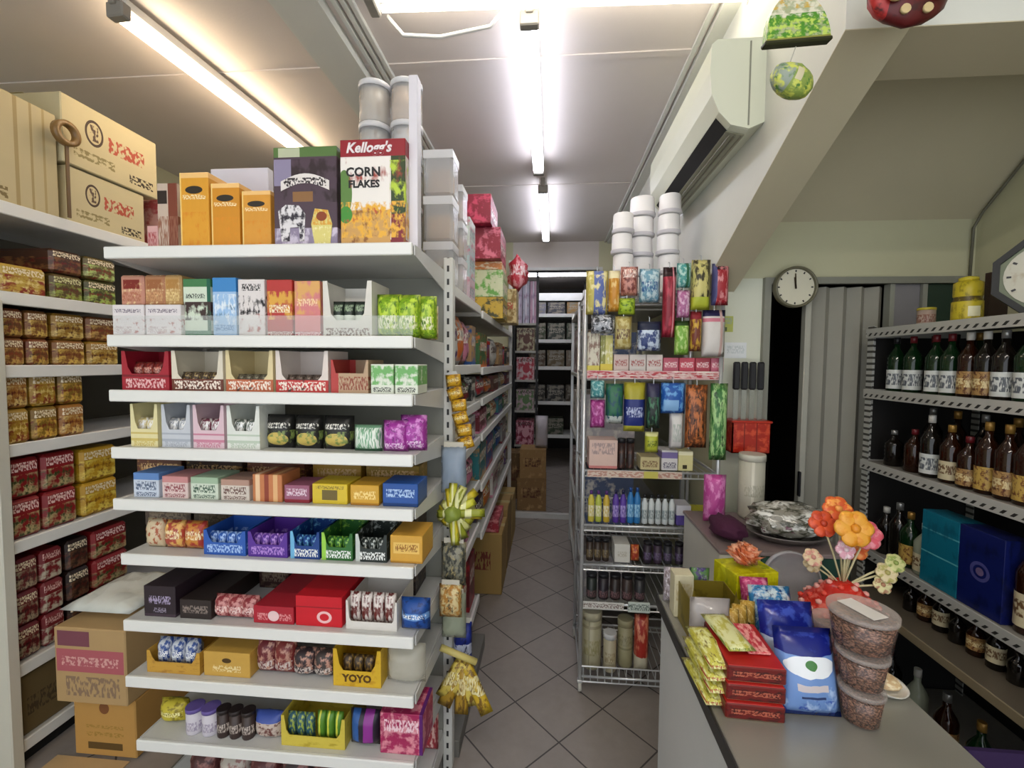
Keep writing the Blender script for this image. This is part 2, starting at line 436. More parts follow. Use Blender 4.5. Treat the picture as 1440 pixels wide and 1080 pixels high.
B().prism([(a * 1.012, b + .001) for a, b in prof], -.006, .0, 'y').obj('side_cap', flat('aircon_cap', 'dcdfcb', .35, var=.02), ac)
B().box(-.055, -.05, -.0075, -.005, .012, .29).obj('side_seam', flat('aircon_seam', '8f9080', .5), ac)
# ------------------------------------------------------------ end display of the middle shelving: built bay with ten shelves
EX0, EX1, EY0, EY1 = -1.345, -.395, 1.25, 1.62
EZ = [1.915, 1.65, 1.482, 1.305, 1.143, .970, .757, .574, .366, .15]      # shelf tops, highest first
EN = ['top', 'second', 'third', 'fourth', 'fifth', 'sixth', 'seventh', 'eighth', 'ninth', 'bottom']
gond = thing('display_shelving', 'white metal end display shelving facing the front, with ten loaded shelves', 'shelf', (0, 0, 0))
def sub(bm, name, mat, par): return bm.obj(name, mat, par)
sub(B().box(EX0, EX1, EY1, EY1 + .02, .05, 1.93), 'back_panel', SHELFBACK, gond)
def slot_mat():
    w = NT('slotted_white_upright', Roughness=.4); tc = w.n('ShaderNodeTexCoord'); sx = w.n('ShaderNodeSeparateXYZ'); w.l(tc.outputs['Generated'], sx.inputs[0])
    so_ = w.n('ShaderNodeSeparateXYZ'); w.l(tc.outputs['Object'], so_.inputs[0])
    m = w.math('MULTIPLY', w.math('COMPARE', sx.outputs[0], .5, .12), w.math('LESS_THAN', w.math('PINGPONG', so_.outputs[2], .024), .011))
    w.l(w.mix(m, lin('d6d6d0'), lin('2a2a2a')), w.b.inputs['Base Color']); return w.m
SLOT = slot_mat()
for x in (EX0 + .0, EX1 + .02):
    b = B().box(x - .018, x + .018, EY1 - .012, EY1 + .03, 0, 1.96, .003)
    sub(b, 'upright', SLOT, gond)
sub(B().box(EX0, EX1, EY0 + .04, EY1, 0, .11, .003), 'kick_plate', flat('grey_kick', '77756e', .5), gond)
for i, z in enumerate(EZ):
    x0 = EX0 + (.02 if i > 4 else 0) + (.03 if i > 7 else 0)
    s = sub(B().box(x0, EX1, EY0, EY1, z - .028, z, .003), 'shelf', WHITE, gond)
    sub(B().box(x0 - .002, EX1 + .002, EY0 - .012, EY0, z - .033, z + .003, .003), 'price_rail', flat('price_rail', 'e9e9e4', .3, var=.03), s)
    for x in (x0 - .004, EX1 + .002):
        b = B().prism([(EY0 + .005, z - .001), (EY0 + .005, z - .03), (EY1 - .02, z - .075), (EY1, z - .075), (EY1, z - .001)], x, x + .004, 'x')
        sub(b, 'bracket', WHITE, s)

def gx(u, y=1.27): return (u - 774 + (u - 774) ** 2 * 2.0e-5 * .4) * .002208 * y / 1.25 + .031 * y / 1.25   # column of the display -> metres along it
SH = "end display's %s shelf"
def E(row, kind, u0, u1, h, desc, mat, cat='box', y=1.27, d=.12, name=None, dz=0.0, group=None, full=None, **k):
    """one thing standing on the end display; u0..u1 its width along the shelf, h its height in metres"""
    x0, x1 = gx(u0, y), gx(u1, y); w = x1 - x0; loc = ((x0 + x1) / 2, y, EZ[row] + .0005 + dz)
    lab = full or (desc + ' on the ' + SH % EN[row])
    if kind == 'box': return carton(w * .97, d, h, mat, name or 'carton', lab, cat, loc, 0, group, **k)
    if kind == 'tray': return tray(w * .97, d, h, mat, k.pop('front', .4), name or 'display_tray', lab, 'tray', loc, 0, group, **k)
    if kind == 'bag': return pouch(w * 1.02, d, h, mat, name or 'packet', lab, cat if cat != 'box' else 'packet', loc, 0, group, seed=int(u0), **k)
    if kind == 'jar': return jar(h, w / 2, mat, k.pop('lid', WHITE), name or 'jar', lab, cat, (loc[0], y + w / 2, loc[2]), 0, group, **k)
def fill(row, n, u0, u1, h, mat, label, y=1.285, z=.004, d=.03, name='sweet_packet', cat='packet'):
    x0, x1 = gx(u0, y), gx(u1, y); w = (x1 - x0) / n
    packs_in(n, x0, x1, y, EZ[row] + z, w * 1.0, d, h, mat, label, name, cat, label.split(',')[0][:40])

# -- top shelf
TOPP = .0
E(0, 'box', 208, 224, .10, 'small pink carton left of the striped one', pm('d8a7a4', ('t', .1, .9, .3, .8, 'a8434a')), d=.09, y=1.36)
E(0, 'box', 224, 254, .235, 'tall brown and white striped carton', pm('cdb9a8', ('v', .55, 1, '7a3b28'), ('r', .0, .5, .72, .9, '2a1d18'), ('t', 0, 1, .1, .55, '93604a')), d=.1, y=1.36)
ora = lambda a: pm(a, ('b', .93, 1, 'f0c27a'), ('e', .5, .78, .3, .05, '2a2216'), ('t', .1, .9, .66, .72, 'f6dfae'), ('s', 5, .6, 'd98a1c', .05, .5), ('v', .0, .06, 'f2cf7c'))
E(0, 'box', 257, 300, .24, 'tall amber carton, the tallest of three alike,', ora('e2a02c'), d=.11, y=1.30)
E(0, 'box', 302, 344, .205, 'amber carton between two alike', ora('d68f1e'), d=.11, y=1.30)
E(0, 'box', 346, 388, .18, 'amber carton left of the purple cereal', ora('dc9a34'), d=.11, y=1.30)
E(0, 'box', 302, 386, .32, 'blank lilac white card box behind the amber cartons', pm('d9d5de', wobble=.04), d=.03, y=1.46)
pc = E(0, 'box', 391, 481, .296, 'purple chocolate cereal box with cow and bowl picture', pm('4d3a46', ('b', .9, 1, '55743a'), ('r', .08, .42, .9, .99, 'b9bfa0'), ('s', 3.2, .56, '2d1c20', .45, .88), ('r', .3, .62, .46, .56, '8a6238'), ('b', .0, .2, '8b7f97'), ('s', 6, .55, 'c9bfd0', .0, .2), ('r', 0, .28, .62, .88, '8d84a0')), cat='cereal box', d=.07, y=1.28, name='cereal_box')
w = gx(481, 1.28) - gx(391, 1.28)
def on_box(name, bm, mat, par, y): o = bm.obj(name, mat, par); o.location = (0, y, 0); return o
arc = [(-.075 + .15 * t / 10, .196 + .022 * sin(pi * t / 10)) for t in range(11)] + [(.075 - .15 * t / 10, .168 + .022 * sin(pi * (10 - t) / 10)) for t in range(11)]
on_box('name_banner', B().prism(arc, -.0012, 0), pm('e9e2dd', ('t', .06, .94, .25, .75, '2b2024')), pc, -.0004)
cow = B(); cow.prism([(-.075, .02), (-.05, .02), (-.048, .06), (-.02, .062), (-.018, .02), (-.004, .02), (0, .1), (-.02, .125), (-.06, .128), (-.085, .11), (-.08, .07)], -.0012, 0)
on_box('cow_picture', cow, pm('e4e0e2', ('s', 4, .53, '2c2530')), pc, -.0004)
bowl = B().prism([(.03, .0), (.075, .0), (.083, .07), (.07, .11), (.03, .115), (.018, .07)], -.0014, 0)
on_box('bowl_picture', bowl, pm('dfd27c', ('s', 9, .5, 'd99f35', .58, 1), ('e', .5, .8, .25, .12, '8a3c12'), ('s', 5, .62, 'f0e9b5', 0, .55)), pc, -.0004)
cf = E(0, 'box', 483, 573, .306, 'red, white and green corn flakes cereal box', pm('e6ddd6', ('b', .84, 1, '8e1220'), ('b', .0, .06, '7a1622'), ('v', .78, 1, '2c3f16'), ('r', .78, 1, 0, .3, '7d1a28'), ('r', .78, 1, .84, 1, '8e1220'), ('s', 6, .56, 'b8cf3c', .32, .8), ('r', 0, .76, .34, .83, 'ece6df'), ('e', .06, .5, .12, .22, '5a7f3c'), ('s', 3, .62, 'a13a2c', .55, .83), ('r', 0, .77, 0, .34, 'c99a55'), ('s', 9, .5, 'e4ad35', .08, .42), ('s', 7, .6, '8d5a26', .02, .36), ('e', .08, .3, .1, .08, '3f8a2e'), ('s', 9, .64, 'b7352a', .2, .4)), cat='cereal box', d=.075, y=1.27, name='cereal_box')
text(cf, "Kellogg's", .04, (-.012, -.001, .281), flat('print_white', 'f2e9ea', .4), sx=.95, bold=.0012, shear=.25, name='brand_lettering')
text(cf, 'CORN', .036, (-.028, -.001, .212), flat('print_black', '1c1a1a', .4), bold=.001, name='lettering')
text(cf, 'FLAKES', .029, (-.026, -.001, .178), flat('print_black', '1c1a1a', .4), bold=.001, name='lettering')
E(0, 'box', 576, 588, .5, 'tall slim white upright box at the right end', pm('ddd9e0', wobble=.03), d=.035, y=1.30)  # white upright stands in for a highlight on the canister wrap

# -- second shelf
wbx = pm('e6dfe0', ('t', .08, .9, .74, .86, '7d7280'), ('s', 4.2, .6, 'b06a66', .08, .55), ('t', .1, .6, .1, .3, 'c6b4b6'))
E(1, 'box', 151, 200, .095, 'white front box at the left corner', wbx, d=.06, y=1.2546, name='food_box')
E(1, 'box', 201, 255, .095, 'white front box beside the green tall one', wbx, d=.06, y=1.2546, name='food_box')
tan = lambda a, b, c: pm(a, ('r', .15, .85, .55, .85, b), ('t', .1, .9, .15, .45, c), ('s', 5, .62, 'e6cf9c'))
for k, (u0, u1, dz, dsc, m) in enumerate(((164, 196, .0, 'tan biscuit packet, lower left of the pile', tan('b98d72', '6c3a26', '5c3424')), (198, 226, 0, 'cream biscuit packet, lower middle of the pile', tan('c9a67c', 'e0cf98', '8a5a34')), (228, 255, 0, 'yellow biscuit packet, lower right of the pile', tan('c2a06a', 'd9be7a', 'efe0b0')),
                      (164, 200, .1, 'pink biscuit packet, upper left of the pile', tan('c98e78', '7c2018', 'b06c50')), (200, 232, .1, 'brown biscuit packet, upper middle of the pile', tan('b77f58', '9c6038', 'd0a070')), (230, 256, .1, 'golden biscuit packet, upper right of the pile', tan('c49a5e', 'b08040', 'e2c98c')))):
    E(1, 'box', u0, u1, .098, dsc, m, 'packet', y=1.32, d=.1, dz=dz, name='biscuit_packet', bev=.006)
E(1, 'box', 258, 299, .175, 'green and white tall box with dark chocolate picture', pm('d7e3cf', ('b', .86, 1, '3f7a4a'), ('v', .88, 1, '0e5a44'), ('t', .1, .8, .66, .74, '2f3a34'), ('s', 4, .48, '3a2422', .28, .6), ('b', .0, .1, '3f7a5a')), d=.06, name='snack_box')
E(1, 'box', 301, 336, .178, 'sky blue and white tall box', pm('9fc4ea', ('b', .76, 1, '3a84c4'), ('s', 5, .55, 'e2ecf6', .2, .72), ('s', 7, .62, '5b7f9c', .3, .6), ('t', .1, .9, .1, .2, '4d7fb0')), d=.06, name='snack_box')
E(1, 'box', 338, 377, .172, 'white tall box printed with black cookies', pm('e3dcda', ('t', .15, .85, .8, .92, '2c2a2c'), ('s', 6, .56, '1f1a1c', .38, .72), ('s', 4, .6, 'b0635a', .08, .4)), d=.06, name='snack_box')
E(1, 'box', 379, 416, .170, 'red and gold tall box', pm('b8322c', ('s', 4, .5, 'd9a23c', .3, .8), ('t', .1, .9, .42, .56, 'f0e2c2'), ('b', 0, .1, '8d1d20'), ('t', 0, 1, .02, .09, 'e9d9d0')), d=.06, name='snack_box')
E(1, 'box', 418, 455, .166, 'pink and orange tall box', pm('d77f80', ('s', 3, .5, 'd9a45e', .4, 1), ('t', .1, .9, .55, .68, 'efd2a8'), ('b', 0, .1, 'b33d4c'), ('t', 0, 1, .02, .09, 'efdede')), d=.06, name='snack_box')
E(1, 'tray', 458, 527, .165, 'white open carton with a square window', pm('ddd9cf', ('t', .05, .95, .02, .16, '6c4a3a')), front=.30, side=.2, d=.14)
fill(1, 3, 470, 515, .105, pm('2e3830', ('b', .45, .6, 'cfd8c4'), ('t', .1, .9, .7, .9, '9ab090')), 'dark green sweet packet inside the white open carton on the second shelf')
gl = pm('7da61c', ('s', 5, .52, 'b9d23e'), ('s', 8, .6, '3f6410'), ('t', .1, .9, .2, .5, 'e9e8c0'))
for k, (u0, u1, dz, y) in enumerate(((529, 558, 0, 1.28), (556, 584, 0, 1.29), (580, 606, 0, 1.32))):
    E(1, 'bag', u0, u1 + 4, .13, ['leftmost', 'middle', 'rightmost'][k] + ' of three leafy green snack packets', gl, y=y, d=.05, name='snack_packet', group='leafy green snack packets')
E(1, 'bag', 585, 612, .11, 'cream and brown round packet hung past the right end', pm('b9a070', ('s', 5, .5, 'e2d6ae'), ('e', .5, .5, .3, .3, '8a6a3a')), y=1.40, d=.05, full='cream and brown packet tucked at the right end of the second shelf')
rl_ = B().box(EX0 + .01, EX1, EY0 + .0, EY0 + .003, EZ[1] + .006, EZ[1] + .062).obj('front_rail', clearmat('clear_rail', 'e6ece8', .16, .08), gond)

# -- third shelf
E(2, 'tray', 163, 236, .122, 'crimson carton with a dark cut-out window', pm('a51d30', ('t', .08, .92, .06, .3, 'e6b9b9'), ('b', .34, .4, '7a1020')), front=.42, side=.16, d=.13)
fill(2, 3, 178, 222, .085, pm('6c1c1c', ('s', 6, .55, 'a8432f'), ('t', .1, .9, .6, .8, 'd9a090')), 'dark red sweet packet inside the crimson carton on the third shelf')
cut = lambda base, st: (pm(base, ('t', .05, .95, .03, .2, '5a2c20'), wobble=.05), pm(base, ('b', 0, .3, st), ('t', .05, .95, .05, .26, 'efe2d4'), ('s', 6, .63, '4a2a20', 0, .34), wobble=.05))
a, b_ = cut('ded5c2', '6a3426')
E(2, 'tray', 238, 316, .124, 'white carton with a wide U cut-out, brown print', a, front=.3, side=.15, d=.13, strip=b_)
fill(2, 4, 250, 305, .055, pm('4a3b30', ('s', 6, .55, 'b8a06a')), 'brown sweet packet inside the brown printed U cut-out carton')
a, b_ = cut('dccb9c', 'b8603a')
E(2, 'tray', 318, 388, .126, 'cream carton with a U cut-out, orange print', a, front=.3, side=.15, d=.13, strip=b_)
fill(2, 4, 332, 376, .05, pm('5a5244', ('s', 6, .55, '98947a')), 'grey sweet packet inside the orange printed U cut-out carton')
a, b_ = cut('e0d4cc', 'bb2f2c')
E(2, 'tray', 390, 466, .126, 'white carton with a U cut-out, red print', a, front=.3, side=.15, d=.13, strip=b_)
fill(2, 4, 404, 452, .05, pm('4c4038', ('s', 6, .55, '8c7a6c')), 'taupe sweet packet inside the red printed U cut-out carton')
E(2, 'tray', 468, 521, .10, 'low tan carton with red corner', pm('b89a7a', ('v', 0, .2, 'b23a34'), ('t', .2, 1, .1, .5, '8c4630')), front=.6, side=.1, d=.12)
for k, (u0, u1) in enumerate(((523, 555), (556, 588))):
    E(2, 'box', u0, u1, .088, ('left' if k == 0 else 'right') + '-hand green and white carton near the right end', pm('dfe4d4', ('s', 3.4, .47, '6fae62', .3, .95), ('t', .1, .9, .06, .22, '3a3a34')), d=.1, name='snack_box')

# -- fourth shelf
for k, (u0, u1, c, st, dsc, fc) in enumerate(((174, 216, 'e6dca8', 'cdb868', 'pale yellow', 'd9c98c'), (221, 265, 'c9cdd4', 'a7adb8', 'silver grey', '9aa0a8'), (268, 315, 'e0c3cc', 'c67f96', 'pink', '7a2f48'), (318, 367, 'e3e6de', 'b9c6b4', 'white', '5e6a60'))):
    E(3, 'tray', u0, u1, .134, dsc + ' dispenser carton with a round cut-out', pm(c, ('t', .1, .9, .05, .4, st)), front=.42, side=.2, d=.13, strip=pm(c, ('b', .14, .2, st), ('b', .3, .34, st), ('t', .1, .9, .02, .14, st)))
    fill(3, 2, u0 + 6, u1 - 6, .085, pm(fc, ('s', 5, .54, 'e9e6de'), ('t', .1, .9, .6, .9, 'ffffff')), 'sweet roll inside the ' + dsc + ' dispenser carton on the fourth shelf', name='sweet_roll')
dk = pm('1d1c1a', ('e', .5, .3, .36, .2, 'c9b25c'), ('s', 6, .56, '7a8c4a', .1, .55), ('t', .1, .9, .62, .78, 'd9d6cc'))
for k, (u0, u1) in enumerate(((369, 409), (411, 450), (452, 494))):
    E(3, 'bag', u0, u1, .105, ['leftmost', 'middle', 'rightmost'][k] + ' of three black packets with yellow pictures', dk, d=.06, y=1.28, name='snack_packet', group='black packets with yellow pictures')
E(3, 'bag', 496, 534, .08, 'green and white striped packet', pm('7fb08c', ('t', 0, 1, .0, .9, 'e6eee2'), ('b', 0, .12, '3f7a54')), d=.05, name='sweet_packet')
for k, (u0, u1, y, h) in enumerate(((536, 566, 1.27, .095), (560, 592, 1.29, .11))):
    E(3, 'bag', u0, u1 + 4, h, ['left', 'right'][k] + '-hand one of two magenta packets', pm('a83aa0', ('s', 5, .55, 'd48ad0'), ('s', 7, .62, '5c1a64'), ('t', .1, .9, .1, .3, 'efd6ec')), y=y, d=.06, name='snack_packet')

# -- fifth shelf
def lidbox(c1, c2, tx): return pm(c1, ('b', .72, 1, c2), ('t', .1, .9, .3, .66, tx), ('t', .1, .9, .06, .22, tx))
for u0, u1, h, c1, c2, tx, dsc in ((174, 214, .078, 'cdd6e4', '5e86c0', '4a5a78', 'pale blue small carton with a blue top'), (218, 258, .07, 'e0c8c4', 'c98a8a', '8c4048', 'pink and white small carton'), (261, 303, .07, 'd2dccb', '9fb89c', '3d5a48', 'mint green and white small carton'), (306, 349, .066, 'd8cdc2', 'b08c7c', '6a4a42', 'white and brown small carton')):
    E(4, 'box', u0, u1, h, dsc, lidbox(c1, c2, tx), d=.1, name='gum_box')
E(4, 'box', 353, 397, .085, 'orange and brown striped small carton', pm('c47a4a', ('v', .1, .25, 'e6c29a'), ('v', .4, .55, '8a3a24'), ('v', .7, .85, 'e0b07a')), d=.1, name='gum_box')
E(4, 'box', 399, 436, .055, 'low mauve and red carton', pm('9a5a74', ('t', .1, .9, .4, .8, 'e0cbd6'), ('b', 0, .2, '8a2430')), d=.1, name='gum_box')
E(4, 'box', 439, 490, .062, 'yellow carton with a dark emblem', pm('d9bd2c', ('r', .28, .72, .2, .7, '6a5a24'), ('t', .1, .9, .74, .9, '8a7420')), d=.1, name='gum_box')
E(4, 'box', 493, 534, .062, 'amber yellow carton beside the blue one', pm('d2a02c', ('t', .12, .88, .3, .7, 'f0d68a'), ('b', 0, .12, 'b07a1c')), d=.1, name='gum_box')
E(4, 'box', 538, 588, .07, 'royal blue carton at the right end', pm('1c4f9c', ('t', .1, .9, .4, .75, 'a9c4e6'), ('b', 0, .15, '123a74')), d=.1, name='gum_box')
for k, (u0, u1, c) in enumerate(((180, 250, '5a3226'), (255, 340, '3c2a26'), (345, 430, '6a3a2a'), (440, 510, 'a8842c'), (515, 590, '8c7020'))):
    E(4, 'box', u0, u1, .085, ORD[k] + ' from left of the back row cartons', pm(c, ('s', 5, .58, 'b58a4c'), ('t', .1, .9, .5, .8, 'c9a878')), d=.1, y=1.43, name='snack_box')

# -- sixth shelf
E(5, 'bag', 185, 213, .095, 'cream and tan packet at the left end', pm('d9c6a4', ('s', 5, .58, 'a8522c')), y=1.28, d=.05)
for k, (u0, u1, c, s) in enumerate(((214, 244, 'b0483a', 'e0b060'), (244, 277, 'd08a3a', 'a8342c'))):
    E(5, 'bag', u0, u1, .092, ['red', 'orange'][k] + ' fruit sweet packet beside the blue tray', pm(c, ('s', 4, .52, s), ('t', .1, .9, .4, .7, 'efdcb0')), y=1.28, d=.05, name='sweet_packet')
for u0, u1, c, hi, dsc, nn in ((279, 343, '2a5cb4', 'a9c6ee', 'blue', 4), (345, 404, '5a2f98', 'b48ad6', 'purple', 4)):
    E(5, 'tray', u0, u1, .078, dsc + ' sweet tray', pm(c, ('s', 5, .58, hi, .0, .5)), front=.5, side=.16, d=.13, strip=pm(c, ('t', .08, .92, .1, .42, hi)))
    fill(5, nn, u0 + 5, u1 - 5, .06, pm(c, ('s', 5, .52, hi)), dsc + ' sweet roll inside the ' + dsc + ' tray on the sixth shelf', name='sweet_roll')
for u0, u1, c, hi, dsc in ((407, 450, '123f86', '6fb4dc', 'navy and teal'), (452, 497, '2c6a2c', '9ad04c', 'green'), (500, 545, '28302c', 'c6ccc6', 'charcoal')):
    E(5, 'tray', u0, u1, .085, dsc + ' sweet tray', pm(c, ('s', 5, .6, hi, .5, 1)), front=.48, side=.18, d=.13, strip=pm(c, ('t', .06, .94, .08, .36, 'f0f2ee'), ('v', 0, .14, hi)))
    fill(5, 3, u0 + 5, u1 - 5, .06, pm(c, ('s', 5, .56, hi)), dsc + ' sweet roll inside the ' + dsc + ' tray on the sixth shelf', name='sweet_roll')
E(5, 'box', 548, 594, .085, 'mustard carton at the right end', pm('d3a03a', ('r', .1, .9, .35, .75, 'e2bc62'), ('t', .15, .85, .42, .68, '9a6420'), ('b', .0, .08, 'b58228')), d=.12, name='gum_box')

# -- seventh shelf
bx = pm('2c2028', ('t', .15, .85, .42, .68, 'a79ab8'), ('b', .0, .1, '453640'), ('t', .3, .7, .14, .3, '8f8698'))
E(6, 'box', 184, 234, .10, 'black and violet chocolate carton', bx, d=.33, name='chocolate_box')
E(6, 'box', 239, 288, .062, 'dark carton under clear wrapping', pm('2e2422', ('t', .1, .9, .3, .7, '8a7c74')), d=.33, name='chocolate_box')
for k, (u0, u1) in enumerate(((288, 309), (308, 330), (329, 350))):
    E(6, 'bag', u0, u1 + 3, .075, ['left', 'middle', 'right'][k] + ' one of three maroon wafer packets', pm('8a2c34', ('s', 5, .5, 'c98a86'), ('t', .1, .9, .3, .6, 'f0d6d0')), y=1.27, d=.05, name='wafer_packet')
E(6, 'box', 350, 411, .055, 'low crimson carton with a white roundel', pm('b01f30', ('e', .5, .45, .14, .3, 'e6c6c6'), ('t', .1, .35, .2, .6, 'd98a8c'), ('t', .65, .95, .2, .6, 'd98a8c')), d=.33, name='chocolate_box')
E(6, 'box', 412, 481, .095, 'bright red carton with a white ring', pm('cc1626', ('e', .62, .32, .16, .2, 'eebfbf'), ('e', .62, .32, .1, .12, 'cc1626'), ('b', .62, .66, '960c18')), d=.33, name='chocolate_box')
E(6, 'tray', 485, 559, .09, 'white tray of wafer bars', pm('e0dbd4'), front=.28, side=.08, d=.16)
fill(6, 4, 489, 555, .10, pm('6a2420', ('s', 4, .5, 'd9cfc8'), ('t', .1, .9, .6, .9, 'e6dcd6')), 'brown and white wafer bar standing in the white tray', name='wafer_bar')
E(6, 'bag', 560, 600, .10, 'blue foil pouch at the right end', pm('1a4a96', ('b', .42, .62, '6c9ad6'), ('s', 5, .58, '0f2c64'), ('t', .1, .9, .46, .58, 'f0f4fa')), y=1.26, d=.06, name='snack_pouch')

# -- eighth shelf
kr = 'c99a3c'
E(7, 'tray', 186, 270, .072, 'kraft tray with silver blue packets', pm(kr, ('s', 5, .6, 'a8782a')), front=.5, side=.12, d=.2)
fill(7, 3, 198, 262, .09, pm('c9ced6', ('s', 5, .5, '2c4a8c'), ('t', .1, .9, .4, .6, 'ffffff')), 'silver and blue packet lying in the kraft tray', d=.05)
E(7, 'box', 273, 345, .08, 'kraft carton with a small dark logo', pm('cda24a', ('e', .5, .66, .1, .1, '4a3410'), ('t', .2, .8, .2, .46, 'e6d29a')), d=.2, name='snack_box')
for k, (u0, u1, c) in enumerate(((349, 376, '6a2028'), (375, 403, '7a2c2a'), (403, 434, '33262a'), (433, 462, '3c3230'))):
    E(7, 'bag', u0, u1 + 3, .115 if k < 2 else .09, ['first maroon', 'second maroon', 'third, black', 'fourth, grey black'][k] + ' sweet bag left of the yellow tray', pm(c, ('s', 5, .56, 'b98a78'), ('t', .1, .9, .2, .45, 'd0c4bc')), y=1.28, d=.06, name='sweet_bag')
yo = E(7, 'tray', 466, 536, .118, 'golden yellow tray lettered in brown', pm('d9b02a', ('s', 4, .6, 'c2941c')), front=.42, side=.16, d=.16)
text(yo, 'YOYO', .032, (0, -.003, .026), flat('print_brown', '5a3a0c', .4), bold=.0012)
fill(7, 3, 478, 524, .08, pm('3c2c1c', ('s', 5, .55, '8a6a30')), 'brown sweet packet inside the golden yellow tray')
o = E(7, 'bag', 538, 592, .125, 'clear bag of pale snacks at the right end', clearmat('clear_bag', 'd8d4c4', .45, .2), y=1.27, d=.08, name='clear_bag', full='clear bag of pale snacks at the right end of the eighth shelf')

# -- ninth shelf
E(8, 'bag', 196, 238, .075, 'lemon yellow packet at the left end', pm('c9b93a', ('s', 5, .54, '8a7a1c'), ('t', .1, .9, .4, .6, 'efe8a8')), y=1.30, d=.06)
for k, (u0, u1) in enumerate(((237, 261), (262, 286))):
    E(8, 'jar', u0, u1, .085, ['left', 'right'][k] + ' one of two white tubs with violet lids', pm('cfc9d2', ('t', 0, 1, .2, .6, '9a90a4')), 'tub', lid=pm('6a58a0'), name='tub')
for k, u in enumerate((287, 306, 325)):
    E(8, 'jar', u, u + 18, .09, ['left', 'middle', 'right'][k] + ' one of three dark brown pots', pm('3a2a26', ('t', 0, 1, .25, .6, 'b9aca2')), 'pot', lid=pm('241a1a'), name='pot')
E(8, 'bag', 343, 386, .085, 'blue topped packet of spotted sweets', pm('cdbcb0', ('s', 7, .52, '6a3a34', .05, .7), ('b', .72, 1, '3a4f9c')), y=1.27, d=.06)
E(8, 'tray', 388, 484, .098, 'wide yellow tray with green and blue packs', pm('d3bf4a', ('s', 4, .62, 'b09a2c')), front=.36, side=.1, d=.16)
fill(8, 3, 396, 436, .085, pm('2c5a6a', ('s', 5, .55, 'a9b84a')), 'teal sweet packet in the wide yellow tray')
fill(8, 3, 440, 478, .095, pm('5a8c2c', ('v', .3, .5, 'd9d64a')), 'green sweet packet in the wide yellow tray')
E(8, 'bag', 486, 530, .115, 'dark packet with blue and violet stripes', pm('2a2433', ('v', .1, .35, '2c5a9c'), ('v', .5, .8, '8a2c8c'), ('b', 0, .2, '3a3230')), y=1.27, d=.06)
E(8, 'box', 532, 594, .13, 'magenta and red carton at the right end', pm('a82458', ('s', 4.5, .52, 'd98a98'), ('t', .1, .9, .55, .85, 'f0d0d8'), ('v', .92, 1, '5a1a6a')), d=.12, name='snack_box')

for row, sh, h, cs, segs in ((5, 'sixth', .07, ('4a3d36', '55483e', '3c3440', '2a3444', '4a4036'), ((190, 262), (264, 345), (348, 430), (432, 505), (508, 586))), (6, 'seventh', .08, ('3a1c1c', '4a2420', '2c2022'), ((360, 404), (527, 555), (557, 584))), (7, 'eighth', .09, ('3a2a1a', '5a4424', '2e1c1c', '241c1c', '4a3a1c'), ((190, 262), (264, 345), (348, 430), (432, 505), (508, 586))), (8, 'ninth', .09, ('2c2420', '3a2c2c', '242030', '3a3820', '3c1c2c'), ((200, 268), (270, 345), (348, 430), (432, 505), (508, 586)))):
    for k, (u0, u1) in enumerate(segs):
        E(row, 'box', u0, u1, h, '', pm(cs[k], ('s', 4, .56, '6a5a4a'), ('t', .1, .9, .3, .7, '7a6c5c')), d=.13, y=1.475, name='stock_carton', full='%s from left of the dark cartons behind the front row, %s shelf' % (ORD[k], sh))
# -- bottom shelf
for k, u in enumerate((238, 285, 332, 380, 428)):
    E(9, 'bag', u, u + 46, .13, ORD[k] + ' from left of the dark red packets', pm(['4a2022', 'b9b0a4', '5a2426', '3a2a2c', '5c3030'][k], ('s', 5, .54, '8a5a54')), y=1.29, d=.08)
E(9, 'bag', 592, 612, .14, 'crimson packet beyond the right end', pm('9c2434', ('s', 5, .55, 'd9b0a8')), y=1.5, d=.06, full='crimson packet low beside the foot of the end display')
# ------------------------------------------------------------ wall shelving of the left aisle
LX = -2.0
LZ = [2.15, 1.82, 1.547, 1.25, .88, .40, .10]
LN = ['top', 'second', 'third', 'fourth', 'fifth', 'sixth', 'bottom']
lu = thing('wall_shelving', 'white shelving against the left wall, stacked with noodle packs', 'shelf', (0, 0, 0))
B().box(-2.515, -2.50, 1.28, 3.9, 0, 2.3).obj('back_panel', flat('dim_back_panel', '6e6a60', .6), lu)
B().box(-2.5, -1.985, 1.415, 1.455, 0, 1.79, .004).obj('end_panel', flat('beige_end_panel', 'cfccbd', .45, var=.05), lu)
for y in (1.33, 2.7, 3.9): B().box(-2.5, -2.46, y - .02, y + .02, 0, 2.3, .003).obj('upright', WHITE, lu)
B().box(-2.5, -2.03, 1.46, 3.9, 0, .062, .002).obj('kick_plate', BLACK, lu)
for i, z in enumerate(LZ):
    y0 = 1.30 if i < 2 else 1.456
    s = B().box(-2.5, LX - .012, y0, 3.9, z - .03, z, .002).obj('shelf', WHITE, lu)
    B().box(LX - .012, LX, y0, 3.9, z - .042, z + .006, .003).obj('price_rail', flat('price_rail', 'e9e9e4', .3, var=.03), s)
def L(row, y0, y1, dz, h, desc, mat, cat='noodles', name='noodle_pack', d=.3, x=-2.03, bev=.012, full=None, **k):
    return carton((y1 - y0) * .97, d, h * .985, mat, name, full or desc + ' on the left wall\'s %s shelf' % LN[row], cat, (x, (y0 + y1) / 2, LZ[row] + .0005 + dz), pi / 2, None, bev=bev, **k)
KRA = 'c6b891'
kraft = lambda *ly, c=KRA: pm(c, *ly, rough=.75, wobble=.10)
script = (('e', .3, .62, .09, .2, '4a3a30'), ('e', .3, .62, .07, .16, KRA), ('t', .26, .34, .5, .74, '5a463a'), ('t', .44, .84, .44, .68, 'b0503c'), ('t', .1, .5, .16, .3, '8f8258'), ('t', .66, .94, .1, .24, '3c3024'))
